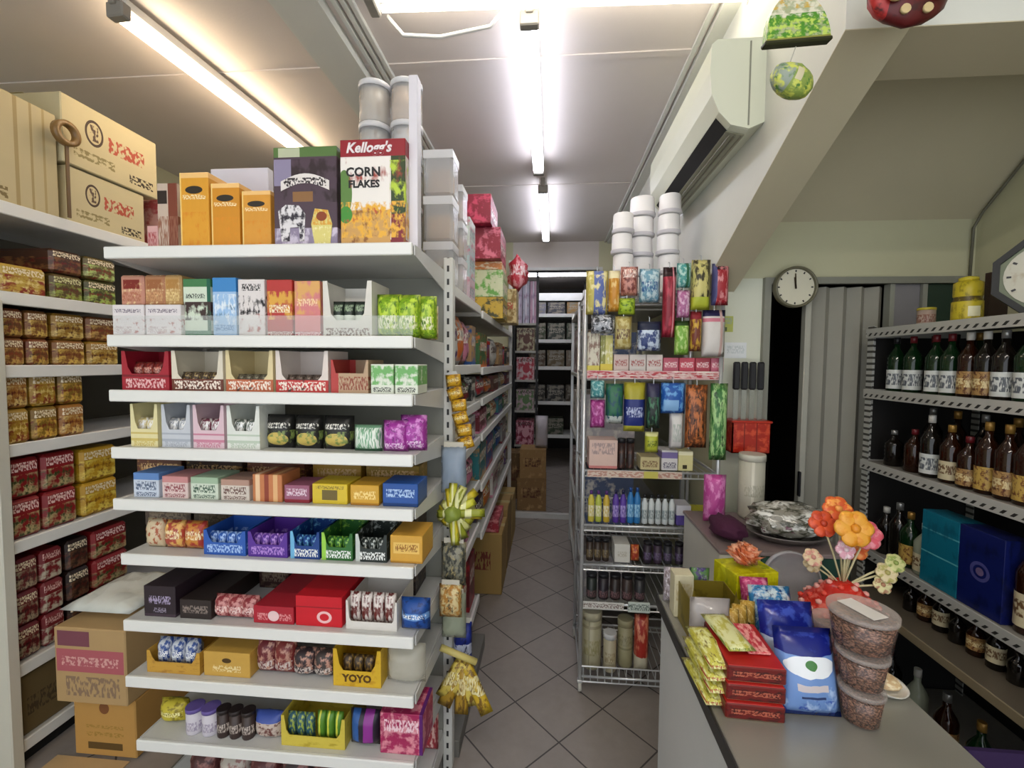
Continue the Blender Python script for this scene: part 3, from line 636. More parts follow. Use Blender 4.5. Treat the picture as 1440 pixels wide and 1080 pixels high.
L(0, 1.25, 1.70, 0, .43, 'big kraft carton with a brown stamp, nearest of three', kraft(('t', .05, .45, .42, .56, '6a3c2c'), ('v', .66, .69, 'a89468'), ('v', .78, .80, 'a89468'), ('t', .2, .6, .06, .16, '7c6a44'), ('v', .88, .9, 'b09c6e')), 'carton', 'carton', d=.4, bev=.004)
def strap(o, w, h): B().box(-w / 2 - .001, w / 2 + .001, -.0016, .0, h * .985 - .02, h * .985 - .012).obj('tape', flat('packing_tape', 'a38e5a', .35), o)
for nm, a in (('lower', (1.72, 2.085, 0, .245)), ('upper', (1.70, 2.155, .247, .285))):
    r = thing('carton', 'kraft carton with red script and round emblem, %s of the two stacked' % nm, 'carton', (-2.03 + (.01 if nm == 'upper' else 0), (a[0] + a[1]) / 2, LZ[0] + .001 + a[2]), pi / 2)
    w = (a[1] - a[0]) * .98
    B().box(-w / 2, w / 2, 0, .4, 0, a[3] * .985, .004).obj('body', kraft(*script, c='cbbf98'), r)
    B().box(-w / 2, w / 2, .196, .204, a[3] * .985, a[3] * .985 + .001).obj('lid_seam', flat('seam_brown', '7c6a44', .7), r)
    B().box(-w / 2 - .001, w / 2 + .001, .17, .23, a[3] * .985 - .0, a[3] * .985 + .0016).obj('tape', flat('packing_tape', 'b39e66', .35), r)
tp = B().lathe([(.03, -.012), (.05, -.012), (.05, .012), (.03, .012), (.03, -.012)], 20, T(rx=0, ry=pi / 2), False).obj('tape_roll', flat('brown_tape', '8a6a3c', .35), None, (-1.985, 1.692, 2.50))
tag(tp, 'brown tape roll hung between the big kraft carton and the stacked two', 'tape')
B().box(-.003, .003, -.006, .006, -.34, -.05).obj('tape_end', flat('brown_tape_end', '6f5430', .4), tp)
L(0, 2.17, 2.30, 0, .27, 'pink and white packet beyond the kraft cartons', pm('c99a94', ('s', 4, .5, 'a8484c'), ('t', .1, .9, .5, .8, 'ecdcd4')))
def nd(c, a, b, t='efe0c0'): return pm(c, ('s', 3.4, .5, a, .05, .65), ('s', 6, .57, b, .02, .6), ('t', .08, .92, .68, .9, t))
green = nd('5c4a24', '9aa84c', '6a2a1c', 'd9d6a0'); ylw = nd('c2a240', '8a2c1c', 'e2d08a'); brn = nd('7a4a22', 'c9a45a', '8a3a1c'); gold = nd('a07828', 'd9c070', '5a2a14')
red = pm('8e1a20', ('s', 3.2, .5, 'b8a878', .05, .6), ('s', 6, .56, '3c4a24', .05, .55), ('t', .1, .9, .68, .9, 'efcfc8')); yel = nd('c79a24', 'e6cf5c', '8a5a14'); dkr = nd('6a161c', 'a8987c', '3a1416'); dkb = nd('2a1a16', '6a4a34', '5a2018')
for k, (y0, y1, dz, h, m, ds) in enumerate(((1.30, 1.47, .12, .10, ylw, 'yellow and red noodle pack at the near top'), (1.30, 1.47, 0, .115, gold, 'golden noodle pack at the near end'), (1.475, 1.64, 0, .115, ylw, 'yellow and red noodle pack second from the near end'),
        (1.65, 1.78, 0, .11, green, 'green and brown noodle pack, lower near one'), (1.785, 1.93, 0, .11, nd('4c4a20', 'a8c05c', '7a2c1c'), 'lime and brown noodle pack, lower far one'), (1.65, 1.78, .112, .10, nd('4a2c1c', '8a5c34', '6a1c18'), 'dark brown noodle pack, upper near one'), (1.785, 1.93, .112, .10, nd('6a5a2c', 'b9d07a', '8a2a1c'), 'pale green noodle pack, upper far one'))):
    L(1, y0, y1, dz, h, ds, m)
for c, (y0, y1) in enumerate(((1.47, 1.555), (1.56, 1.64), (1.65, 1.78), (1.785, 1.93))):
    for r in (0, 1):
        L(2, y0, y1, r * .111, .11, ('upper' if r else 'lower') + ' brown noodle pack, %s column from the near panel' % ORD[c], [brn, nd('7a3f1f', 'c2a04c', '5a3a18'), nd('8a5a28', 'd9b85c', '6a2c14'), gold][(c + r) % 4])
for c, (y0, y1) in enumerate(((1.47, 1.56), (1.565, 1.66), (1.665, 1.765))):
    for r in (0, 1):
        L(3, y0, y1, r * .137, .135, ('upper' if r else 'lower') + ' yellow noodle pack, %s column from the near panel' % ORD[c], [nd('b08a2c', '8a3a1c', 'e0c878'), nd('8a6a24', 'd9b04c', '7a2a18'), nd('a8702c', 'dfc27a', '6a2414')][(c + 2 * r) % 3])
for c, (y0, y1) in enumerate(((1.475, 1.585), (1.59, 1.72))):
    for r in (0, 1):
        L(4, y0, y1, r * .157, .155, ('upper' if r else 'lower') + ' red noodle pack, %s column from the near panel' % ORD[c], red)
for r in (0, 1): L(4, 1.735, 1.9, r * .152, .15, ('upper' if r else 'lower') + ' bright yellow noodle pack beside the red ones', yel)
for c, (y0, y1, m, ds) in enumerate(((1.48, 1.565, dkr, 'dark red'), (1.57, 1.655, pm('7a1a20', ('s', 4, .5, 'b8b09a', .05, .6), ('t', .1, .9, .7, .9, 'd9b0a8')), 'crimson'), (1.665, 1.76, dkb, 'blackish brown'), (1.77, 1.94, red, 'bright red'))):
    for r in range(3):
        L(5, y0, y1, r * .134, .133, ['lowest', 'middle', 'topmost'][r] + ' %s noodle pack of its stack' % ds, m)
for k, (y0, y1) in enumerate(((1.48, 1.68), (1.69, 1.95))):
    L(6, y0, y1, 0, .24, ('near' if k == 0 else 'far') + ' dull brown carton', kraft(('t', .1, .9, .3, .6, '4a3c24'), c='6e5c38'), 'carton', 'carton', bev=.004)

# cartons on the floor of the left aisle
def floorbox(x0, x1, y0, d, z, h, mat, lab, extra=None):
    r = thing('carton', lab, 'carton', ((x0 + x1) / 2, y0, z)); w = x1 - x0
    B().box(-w / 2, w / 2, 0, d, 0, h, .004).obj('body', mat, r)
    B().box(-w / 2 - .001, w / 2 + .001, d * .42, d * .58, h, h + .0012).obj('tape', flat('packing_tape', 'b39e66', .35), r)
    if extra: extra(r)
    return r
floorbox(-1.865, -1.60, 1.53, .34, .006, .235, kraft(('r', .22, .78, .12, .24, '5a4216'), ('t', .2, .8, .34, .42, 'a07c34'), ('t', .2, .8, .48, .54, 'a07c34'), ('e', .5, .84, .08, .1, '7a4a24'), c='bd8f4a'), 'ochre carton on the aisle floor under the pink printed one')
floorbox(-1.90, -1.60, 1.50, .36, .243, .30, kraft(('r', .03, .97, .42, .72, 'b05a62'), ('t', .1, .9, .5, .62, 'd8a29c'), ('r', .05, .5, .76, .96, '7a4450'), ('t', .15, .9, .1, .36, '8a7058'), c='b89868'), 'carton printed with pink panel, stacked on the ochre one')
fl = B().box(-1.93, -1.62, 1.30, 1.52, 0, .005).obj('cardboard_sheet', kraft(c='c9a878')); tag(fl, 'flat cardboard sheet lying on the floor before the ochre carton', 'cardboard')
tag(B().pillow(.30, .07, .30, .05, 10, 8, 5, .25, T(-1.76, 1.53, .592, rx=-pi / 2 + .02)).obj('wrapped_packet', clearmat('clear_wrap', 'e9ece4', .75, .15)), 'clear shiny plastic wrapped packet lying on the pink printed carton', 'packet')
# ------------------------------------------------------------ aisle side of the middle shelving: two bays
def bay(name, label, y0, y1, xf, zs, top, kick=True):
    r = thing(name, label, 'shelf', (0, 0, 0))
    B().box(-.86, -.84, y0, y1, .05, top).obj('back_panel', SHELFBACK, r)
    for y in (y0 + .015, y1 - .015):
        B().box(-.84, -.80, y - .015, y + .015, 0, top, .002).obj('upright', WHITE, r)
    if kick: B().box(-.84, xf + .03, y0, y1, 0, .07, .002).obj('kick_plate', flat('grey_kick', '77756e', .5), r)
    for z in zs:
        s = B().box(-.84, xf - .012, y0 + .002, y1 - .002, z - .026, z, .002).obj('shelf', flat('bay_shelf', 'b9b9b2', .4), r)
        B().box(xf - .012, xf, y0 + .002, y1 - .002, z - .036, z + .006, .002).obj('price_rail', flat('price_rail', 'e9e9e4', .3, var=.03), s)
    return r
NZ = [1.87, 1.56, 1.365, 1.17, .93, .695, .29]; FZ = [1.85, 1.545, 1.375, 1.18, .90, .63]
bay('aisle_shelving', 'near bay of white aisle shelving behind the end display', 1.66, 2.36, -.37, NZ, 1.95)
bay('aisle_shelving', 'far bay of white aisle shelving running to the aisle end', 2.375, 4.25, -.36, FZ, 1.95, False)
B().box(-.40, -.365, 4.25, 4.28, 0, 2.55, .003).obj('end_post', WHITE, bpy.data.objects['aisle_shelving.001'])
PAL = [('maroon', '6a1f26'), ('crimson', 'a32430'), ('brown', '5c3a28'), ('orange', 'c2682c'), ('yellow', 'cbab36'), ('green', '3c6a3a'), ('teal', '2f7a80'), ('blue', '2c5492'), ('violet', '5c3a78'), ('pink', 'c27a92'), ('white', 'd2cfc8'), ('black', '23201f'), ('tan', 'b08c5c'), ('grey', '8a8884'), ('cream', 'd9cfae'), ('navy', '1e2c54')]
PC = dict(PAL)
def goods(bayname, zs, row, rname, spec, y0, y1, xf, gap):
    n = len(spec); dy = (y1 - y0) / n
    for i, (c, kd, hf) in enumerate(spec):
        c2 = PAL[(i * 5 + row * 3) % 16][1]; m = pm(PC[c], ('s', 4, .55, c2), ('t', .1, .9, .5, .75, 'e6e0d4' if c not in ('white', 'cream') else '5a3a34'), ('b', 0, .1, c2))
        lab = '%s %s, %s along the %s shelf of the %s aisle bay' % (c, kd, ORD[i], rname, bayname); yc = y0 + dy * (i + .5); h = gap * hf
        if kd == 'packet': pouch(dy * .96, .07, h, m, 'packet', lab, 'packet', (xf - .03, yc, zs[row] + .0005), pi / 2, None, seed=i)
        elif kd == 'jar': jar(h, min(dy * .45, .06), m, flat('jar_lid', 'b9322c', .4), 'jar', lab, 'jar', (xf - .09, yc, zs[row] + .0005))
        else: carton(dy * .95, .2, h, m, 'carton', lab, 'box', (xf - .025, yc, zs[row] + .0005), pi / 2)
def S(s): return [tuple(a.split(':')[:2]) + (float(a.split(':')[2]),) for a in s.split()]
NY = (1.68, 2.34, -.37); FY = (2.40, 4.22, -.36)
goods('near', NZ, 1, 'second', S('pink:box:.85 white:packet:.8 orange:packet:.85 pink:packet:.8 tan:box:.75'), *NY, .27)
goods('near', NZ, 2, 'third', S('maroon:box:.9 black:packet:.8 brown:packet:.85 maroon:packet:.8 black:box:.85'), *NY, .16)
goods('near', NZ, 3, 'fourth', S('brown:packet:.85 tan:packet:.8 grey:packet:.8 white:box:.8'), *NY, .16)
goods('near', NZ, 4, 'fifth', S('blue:packet:.85 grey:packet:.8 white:packet:.8 pink:packet:.8'), *NY, .2)
goods('near', NZ, 5, 'sixth', S('orange:packet:.8 tan:packet:.85 maroon:box:.8 crimson:packet:.8'), *NY, .2)
goods('near', NZ, 6, 'lowest', S('yellow:packet:.8 yellow:box:.7 crimson:packet:.75 maroon:box:.8'), *NY, .34)
goods('far', FZ, 1, 'second', S('green:box:.7 maroon:jar:.6 white:packet:.7 tan:box:.65 crimson:jar:.6 black:box:.6'), *FY, .28)
goods('far', FZ, 2, 'third', S('crimson:packet:.85 orange:packet:.8 brown:box:.8 grey:packet:.8 tan:packet:.8 maroon:box:.8'), *FY, .14)
goods('far', FZ, 3, 'fourth', S('maroon:box:.8 green:packet:.85 cream:packet:.8 teal:box:.85 green:jar:.75 white:packet:.8'), *FY, .16)
goods('far', FZ, 4, 'fifth', S('teal:box:.9 blue:box:.85 teal:packet:.8 blue:packet:.8 grey:box:.8 white:packet:.8'), *FY, .24)
goods('far', FZ, 5, 'sixth', S('brown:packet:.85 orange:packet:.8 white:box:.8 grey:packet:.8 white:packet:.8 grey:jar:.7'), *FY, .24)
# top of the bays
CLJ = clearmat('clear_tub_plastic', 'e4e6ea', .42, .1); CLL = flat('frosted_tub_lid', 'dcdcdf', .3, var=.03)
for c, (x, fl_) in enumerate(((-.700, ('c7b79a', 'b9b9b2')), (-.572, ('d2d2d6', 'd6b48c')))):
    for k in range(5):
        jar(.157, .060, CLJ, CLL, 'biscuit_tub', ['lowest', 'second lowest', 'middle', 'second highest', 'topmost'][k] + ' clear biscuit tub in the %s stack behind the corn flakes' % ('left', 'right')[c], 'tub', (x, 1.74, NZ[0] + .001 + k * .1575), 0, None, pm((fl_[(k + c) % 2]), ('s', 6, .55, 'a88a5c')), 20)
for c, (x, y, n, hh) in enumerate(((-.435, 1.76, 3, .172), (-.43, 1.93, 3, .15))):
    for k in range(n):
        carton(.115, .115, hh, CLJ, 'clear_canister', ['lowest', 'middle', 'topmost'][k] + ' square clear canister in the %s stack above the aisle' % ('near', 'far')[c], 'canister', (x + .055, y, NZ[0] + .001 + k * (hh + .002)), pi / 2, None, lid=CLL, bev=.012)
        tag(B().box(-.045, .045, .012, .10, .008, hh * .62, .008).obj('biscuit_filling', pm(['d6ccba', 'c9a87c', 'b9a088'][k], ('s', 6, .55, 'a07c50')), None, (x + .055, y, NZ[0] + .001 + k * (hh + .002)), (0, 0, pi / 2)), ['lowest', 'middle', 'topmost'][k] + ' pale biscuit block inside the %s stack of square canisters' % ('near', 'far')[c], 'biscuits')
for k, (c, h) in enumerate((('d8c2cc', .13), ('bcd0d2', .15), ('d2dcd6', .14))):
    carton(.16, .12, h, pm(c, ('s', 4, .55, 'c78a9c'), ('t', .1, .9, .3, .7, '6a8a8c')), 'carton', ['pink and white pale carton, lowest', 'pale blue carton, middle', 'pale green carton, topmost'][k] + ' of the stack by the red boxes', 'box', (-.40, 2.26, NZ[0] + .001 + [0, .131, .282][k]), pi / 2)
for k, (y, x, z, w, h, c, s, lab) in enumerate((
        (2.95, -.30, 1.8575, .3, .134, 'c9a83a', '4a4a2c', 'yellow and dark carton under the coloured stack'), (2.95, -.30, 1.993, .3, .17, 'cfd6b0', '6aa84c', 'pale green carton in the middle of the stack'),
        (2.95, -.31, 2.165, .3, .05, 'd98a4a', 'efe0c0', 'thin orange carton in the stack over the aisle'), (2.9, -.31, 2.217, .34, .19, '8e1230', 'd06a80', 'red carton, second from the top of the aisle stack'), (2.82, -.36, 2.409, .34, .17, '8a1030', 'c23a5c', 'deep red carton topping the aisle stack'))):
    carton(w, .22, h, pm(c, ('s', 4, .54, s), ('t', .1, .9, .3, .6, 'f0dcd6')), 'carton', lab, 'box', (x, y, z), pi / 2)
tag(B().pillow(.2, .12, .25, .08, 8, 8, 3, .2, T(-.24, 3.25, 2.10, rz=pi / 2)).obj('snack_bag', pm('c22a3c', ('s', 5, .53, 'e6a0a8'), ('t', .1, .9, .4, .7, 'f3dede'))), 'glossy red bag bulging beside the red cartons', 'bag')
tag(B().box(-.5, -.24, 3.15, 3.36, 1.8575, 2.10, .004).obj('carton', pm('d9c48a', ('s', 4, .52, '8a6a2c'), ('t', .1, .9, .4, .6, 'b0402c'))), 'ochre carton supporting the glossy red bag', 'box')
# cartons on the floor under the far bay
for k, (y0, y1, h, c) in enumerate(((2.9, 3.24, .42, 'a8894e'), (3.28, 3.66, .46, '9a7c48'), (3.70, 4.1, .40, 'b0945c'))):
    floorbox(-.69, -.305, y0, y1 - y0, .001, h, kraft(('t', .2, .8, .4, .7, '7a3a2c'), c=c), ['nearest', 'middle', 'farthest'][k] + ' kraft carton on the floor under the far aisle bay')
carton(.3, .22, .09, pm('a82c3c', ('s', 4, .52, 'd98a8c'), ('t', .1, .9, .4, .7, 'efd6d0')), 'carton', 'red carton lying on the nearest kraft carton under the far bay', 'box', (-.33, 3.07, .423), pi / 2)

# ------------------------------------------------------------ things hung on the right post of the end display
HY = 1.565
st = thing('sachet_strip', 'strip of yellow sachets hanging from the end display right post', 'sachets', (-.352, HY, 1.535), 0, None, 0, -.22)
for k in range(6):
    B().pillow(.055, .022, .044, .1, 6, 6, k, .1, T(.0, 0, -.046 * (k + 1), rx=.1 * (-1) ** k, ry=.12 * (-1) ** k)).obj('sachet', pm('d9a824', ('s', 5, .56, '8a5a14'), ('t', .1, .9, .4, .65, 'f3e2a0')), st)
B().box(-.02, .02, -.002, .002, -.008, .008).obj('hook_tab', WHITE, st)
def hang(w, d, h, mat, x, y, z, lab, name='hanging_bag', cat='bag', ry=0.0, seed=1, cr=.15, seal=.08):
    r = thing(name, lab, cat, (x, y, z), 0, None, 0, ry)
    B().pillow(w, d, h, seal, 8, 8, seed, cr, T(0, 0, -h)).obj('pouch', mat, r)
    B().box(-w * .4, w * .4, -.002, .002, -.006, .014, .001).obj('header_card', flat('header_card', 'd9d4c4', .6), r)
    return r
hang(.09, .05, .17, clearmat('blue_clear_film', 'a9bcd2', .55, .15), -.337, 1.535, 1.28, 'pale blue clear bag hanging below the yellow sachets', seed=3)
bun = thing('spiky_bundle', 'spiky yellow green bundle fanned out on the end display post', 'bundle', (-.335, 1.50, 1.045))
R5 = random.Random(5)
for k in range(24):
    a = 2 * pi * k / 24 + R5.uniform(-.15, .15); ln = R5.uniform(.06, .085) * (1.4 if sin(a) > -.3 else .75)
    B().pillow(.03, .008, ln, .05, 4, 5, k, .3, T(ry=a, rx=R5.uniform(-.5, .1))).obj('blade', pm(['c9c83a', 'dcdc8a', '9aa02c', 'd6c22c'][k % 4], ('v', .4, .6, 'eeeeb0')), bun)
B().blob(.03, .03, .03, 1, .2).obj('knot', pm('8a9a3c'), bun)
hang(.09, .05, .16, pm('3c3f3a', ('s', 5, .5, '8c8a78'), ('s', 7, .6, 'b0a070')), -.337, 1.54, .93, 'dark grey mottled bag under the spiky bundle', seed=6)
hang(.08, .05, .12, pm('c28a3c', ('s', 5, .5, 'e2d09a'), ('s', 7, .6, '5a4a30')), -.337, 1.49, .80, 'orange and cream bag low on the end display post', seed=7)
hang(.09, .06, .17, clearmat('green_clear_film', 'b9c2a8', .6, .15), -.337, 1.545, .74, 'greenish clear bag halfway down the end display post', seed=8)
hang(.07, .05, .20, pm('1c2f8c', ('b', .4, .6, 'c9d2ec'), ('s', 5, .6, '0f1a54')), -.315, 1.60, .60, 'deep blue bottle shaped pouch hanging near the aisle corner', 'hanging_pouch', 'pouch', seed=9)
low = thing('packet_bunch', 'bunch of yellow packets hanging low at the aisle corner', 'packets', (-.30, 1.53, .50))
for k in range(9):
    a = -pi + .42 * (k - 4) / 3.2; ln = R5.uniform(.12, .2)
    B().pillow(.05, .03, ln, .08, 5, 6, k, .2, T(ry=a, rx=R5.uniform(-.25, .25))).obj('packet', pm(['d2b02c', 'b8922c', 'dcc65a'][k % 3], ('s', 5, .55, '7a5a1c'), ('t', .1, .9, .4, .7, 'f0e6b0')), low)
B().tube([(-.075, -.03, .06), (.05, -.01, .0)], .012, 8).obj('stick', pm('d9c878'), low)
# ------------------------------------------------------------ chrome wire rack in front of the stair pier
RX0, RX1, RY0, RY1 = .163, .773, 2.07, 2.50
RZ = [1.535, 1.075, .815, .625, .437, .075]
RN = ['top', 'second', 'third', 'fourth', 'fifth', 'bottom']
rack = thing('wire_rack', 'chrome wire rack on castors crowded with sundries at the aisle side', 'rack', (0, 0, 0))
for x in (RX0, RX1):
    for y in (RY0, RY1):
        B().cyl(.0095, .05, 1.915, 10, T(x, y, 0)).obj('post', CHROME, rack)
        c = B().cyl(.022, -.008, .008, 12, T(x, y, .024, ry=pi / 2)).obj('castor', flat('pale_castor', 'c9c6ba', .5), rack)
        B().box(x - .012, x + .012, y - .012, y + .012, .046, .06, .002).obj('castor_plate', CHROME, c)
def wire_shelf(z, n=16, lip=0.0):
    b = B()
    for y in (RY0, RY1):
        b.tube([(RX0, y, z), (RX1, y, z)], .006, 6); b.tube([(RX0, y, z - .026), (RX1, y, z - .026)], .004, 5)
        if lip: b.tube([(RX0, y, z + lip), (RX1, y, z + lip)], .004, 5)
    for x in (RX0, RX1): b.tube([(x, RY0, z), (x, RY1, z)], .005, 6)
    for k in range(n):
        x = RX0 + (RX1 - RX0) * (k + .5) / n
        b.tube([(x, RY0, z - .026), (x, RY0, z + lip), (x, RY0 + .004, z + .002), (x, RY1, z + .002)], .0025, 4)
    return b
for i, z in enumerate(RZ): wire_shelf(z, 18, .05 if i == 5 else 0).obj('wire_shelf', CHROME, rack)
wire_shelf(1.90, 12).obj('wire_shelf', CHROME, rack)
g = B()
for k in range(9):
    g.tube([(RX0, RY0 + .02, .3 + k * .18), (RX0, RY1 - .02, .3 + k * .18)], .0025, 4)
g.obj('side_wires', CHROME, rack)
pr = flat('paper_price_strip', 'ddd6c4', .5)
B().box(RX0 + .02, RX1 - .16, RY0 - .0075, RY0 - .0055, RZ[1] - .028, RZ[1] + .004).obj('price_strip', pm('d9c6b4', ('t', 0, 1, .1, .9, 'b98a7a'), ('v', .6, .75, 'c9bf5a')), rack)
B().box(RX0 + .01, RX1 - .01, RY0 - .0075, RY0 - .0055, RZ[0] - .028, RZ[0] + .010).obj('price_strip', pm('d8a8a8', ('t', 0, 1, .1, .9, 'b8343c'), ('s', 6, .56, 'e9dcd0')), rack)
B().box(RX0 + .01, RX0 + .2, RY0 - .0075, RY0 - .0055, RZ[4] - .024, RZ[4] + .012).obj('price_strip', pm('dcdad2', ('t', 0, 1, .2, .8, '8c7c74')), rack)
B().box(RX0 + .22, RX0 + .32, RY0 - .0075, RY0 - .0055, RZ[4] - .03, RZ[4] + .02).obj('price_strip', pm('d2dcd2', ('t', 0, 1, .2, .8, '5c6c64')), rack)
def ru(u): return .163 + (u - 815) * .00313
def rv(v): return 1.547 - (v - 520) * .00338
def K(u0, u1, v0, v1, desc, mat, kind='bag', cat='packet', name=None, y=2.09, d=.05, hung=False, row=0, **k):
    """a thing on (or hung from) the rack: its width u0..u1 and height v0..v1 measured over the rack front"""
    x = (ru(u0) + ru(u1)) / 2; w = ru(u1) - ru(u0); h = (v1 - v0) * .00338; z = rv(v1) if hung else RZ[row] + .007
    lab = desc + (' on the wire rack' if 'rack' not in desc else '')
    if not hung and row < 6: h = max(h, .02)
    if kind == 'bag':
        o = pouch(w, d, h, mat, name or 'packet', lab, cat, (x, y, z), 0, None, seed=u0)
        if hung:
            B().tube([(0, d / 2, h - .004), (0, d / 2, h + .018), (0, d / 2 + .02, h + .024)], .002, 5).obj('hang_hook', STEEL, o)
        return o
    if kind == 'box': return carton(w, max(d, .05), h, mat, name or 'carton', lab, cat, (x, y, z))
    if kind == 'jar': return jar(h, w / 2, mat, k.get('lid', DARK), name or 'jar', lab, cat, (x, y + w / 2, z), 0, None, n=14)
    if kind == 'bottle': return bottle(h, w / 2, mat, k.get('cap', DARK), k.get('lab'), name or 'bottle', lab, cat, (x, y + w / 2, z), sh=.7, neck=.42)
HN = dict(hung=True, y=2.008)
K(814, 845, 388, 446, 'yellow and blue long packet hung at the upper left corner', pm('c9bb5c', ('v', .35, .9, '5a6aa8'), ('s', 4, .56, 'e6dca0')), **HN)
K(846, 862, 388, 442, 'orange slim packet hung beside the yellow and blue one', pm('d2902c', ('s', 4, .56, 'e6c27a'), ('b', .8, 1, 'e9ddb0')), **HN)
K(863, 887, 383, 421, 'salmon and brown packet hung under the bowl stacks', pm('c98a7c', ('s', 5, .52, '7a3a34'), ('t', .1, .9, .6, .9, 'f0dcd2')), **HN)
K(860, 884, 424, 446, 'small lime packet hung under the salmon one', pm('a8c232', ('s', 5, .56, '5a7a1c')), **HN)
K(889, 918, 386, 430, 'pale teal and blue packet hung in the middle', pm('6a9ab0', ('s', 5, .5, 'c2d6dc'), ('t', .1, .9, .3, .6, '2c5a8c')), **HN)
K(922, 940, 384, 476, 'tall dark red slim bottle shaped packet hung right of middle', pm('8e1c30', ('s', 4, .54, 'b83a4c'), ('b', .86, 1, '2a1014'), ('v', .7, .82, 'd98a94')), **HN)
K(941, 960, 379, 411, 'teal and green packet hung high beside the dark red one', pm('4a9a94', ('s', 5, .52, 'b9dcd2'), ('v', .6, .8, '2c6a4c')), **HN)
K(942, 960, 414, 450, 'mauve pink packet hung under the teal one', pm('b86a9c', ('s', 5, .52, 'e0b9d2')), **HN)
K(961, 987, 375, 440, 'yellow and cream packet with black blots hung high right', pm('d2c87c', ('s', 4, .53, '3a341c'), ('b', 0, .25, 'b9c23a')), **HN)
K(989, 1012, 380, 434, 'red and black packet hung at the upper right corner', pm('a82430', ('b', .84, 1, '14121a'), ('s', 4, .54, 'd98a8c'), ('v', 0, .25, '4a4a7a')), **HN)
K(822, 856, 446, 471, 'grey white and black packet hung at the left', pm('a9adb4', ('s', 4, .5, '23262c'), ('s', 6, .58, 'e6e6ea')), **HN)
K(856, 880, 448, 492, 'cream and yellow packet in the left middle', pm('d0c48a', ('s', 4, .52, 'a8924a'), ('t', .1, .9, .3, .6, '6a4a3a')), hung=True, y=2.008)
K(888, 921, 455, 494, 'navy and white packet in the middle', pm('2c3f78', ('s', 4, .5, 'c9d6e6'), ('b', .7, 1, '18203c')), hung=True, y=2.008)
K(940, 960, 454, 499, 'lime green packet right of the middle', pm('7ab03a', ('s', 5, .54, 'c2dc8a'), ('b', .85, 1, '2c4a1c')), hung=True, y=2.008)
K(961, 977, 442, 494, 'brown and gold packet right of the lime one', pm('7a3a2c', ('s', 4, .52, 'c9a03a'), ('b', .8, 1, '8a2430')), hung=True, y=2.008)
K(978, 1009, 440, 501, 'white board packet with a navy and pink top', pm('dcd6d0', ('b', .86, 1, '23204c'), ('b', .74, .82, 'd07a8c'), ('v', .72, .84, 'c9a8a0')), hung=True, y=2.008)
K(819, 837, 470, 523, 'cream box with a picture at the left end', pm('d9d2bc', ('s', 4, .54, '8a6a5a'), ('b', 0, .14, 'd6c64c')), 'box', 'box', row=0, y=2.08)
K(838, 856, 474, 523, 'yellow and white box beside the cream one', pm('d6cf78', ('v', .0, .4, '8a8a3a'), ('s', 5, .58, 'efeccc'), ('b', 0, .2, 'd9c23c')), 'box', 'box', row=0, y=2.08)
for k, (u0, u1, c) in enumerate(((858, 880, 'd9c2b8'), (881, 905, 'd6ccc4'), (906, 929, 'e0d2ca'))):
    K(u0, u1, 499, 522, ORD[k] + ' cream small carton from the yellow box', pm(c, ('t', .1, .9, .3, .7, 'a85a54')), 'box', 'box', row=0, y=2.09, d=.1)
for k, (u0, u1, c) in enumerate(((930, 952, 'c2566a'), (953, 975, 'd0485c'), (976, 997, 'b83a4c'), (998, 1016, 'cf6a80'))):
    K(u0, u1, 503, 522, ORD[k] + ' rose red small carton from the middle', pm(c, ('t', .1, .9, .3, .7, 'f0d0d0')), 'box', 'box', row=0, y=2.09, d=.1)
# second shelf
K(823, 843, 534, 558, 'teal packet hung at the left under the top shelf', pm('3f8c90', ('s', 5, .54, 'a9d0cc')), **HN)
K(823, 844, 560, 598, 'magenta packet hung under the teal packet', pm('9c2c7c', ('s', 5, .54, 'd07ab8')), **HN)
K(845, 870, 538, 592, 'dark green packet hung with a white foot', pm('2c6a4c', ('b', 0, .2, 'c9d2cc'), ('s', 5, .56, '1c4a5c')), **HN)
K(871, 901, 536, 602, 'navy packet with a yellow head hung', pm('23307a', ('b', .66, 1, 'a8a02c'), ('b', 0, .12, 'b8b23a'), ('t', .1, .9, .3, .5, 'b9c2e0')), **HN)
K(903, 922, 537, 597, 'black and green packet hung beside the blue bag', pm('1e2c28', ('s', 5, .54, '4a7a5c'), ('b', .7, 1, '2c2a4a')), **HN)
K(923, 957, 536, 577, 'bright blue bag hung in the middle', pm('1f5ab0', ('s', 4, .56, '6aa8e0'), ('r', .1, .7, .1, .45, '8ab8e6')), **HN)
K(958, 988, 538, 622, 'brown and orange long card of sachets hung right', pm('6a3c24', ('s', 7, .5, 'c2703a'), ('s', 6, .6, '2a1c14')), **HN)
K(992, 1016, 536, 638, 'leafy green long packet hung at the right post', pm('3c7a3a', ('s', 5, .5, 'a8d08a'), ('s', 7, .6, '1c3c1c')), **HN)
K(824, 866, 616, 656, 'long pinkish cream carton lying at the left', pm('dcbcae', ('t', .1, .9, .5, .9, 'a8908c'), ('b', 0, .1, 'c97a74')), 'box', 'box', row=1, y=2.085, d=.12)
for k, (u0, u1) in enumerate(((867, 879), (880, 892))):
    K(u0, u1, 614, 656, ['left', 'right'][k] + ' one of two dark brown cylinders', pm('2e1d1a', ('s', 4, .58, '5a3a30')), 'jar', 'tin', 'tin', row=1)
K(902, 921, 602, 630, 'lime yellow small packet hung over the cream carton', pm('b9bf3a', ('t', .15, .85, .3, .6, '5a6a1c'), ('b', .8, 1, 'dcdc9a')), **HN)
K(936, 955, 576, 624, 'tall white packet hung over the purple box', pm('d9d6d2', ('t', .2, .8, .2, .7, 'a8b2a8'), ('v', .0, .12, 'b9b4b8')), **HN)
K(900, 928, 638, 656, 'low cream carton in the middle', pm('cbbd8a', ('t', .1, .9, .2, .7, '7a5a3a')), 'box', 'box', row=1, y=2.085, d=.1)
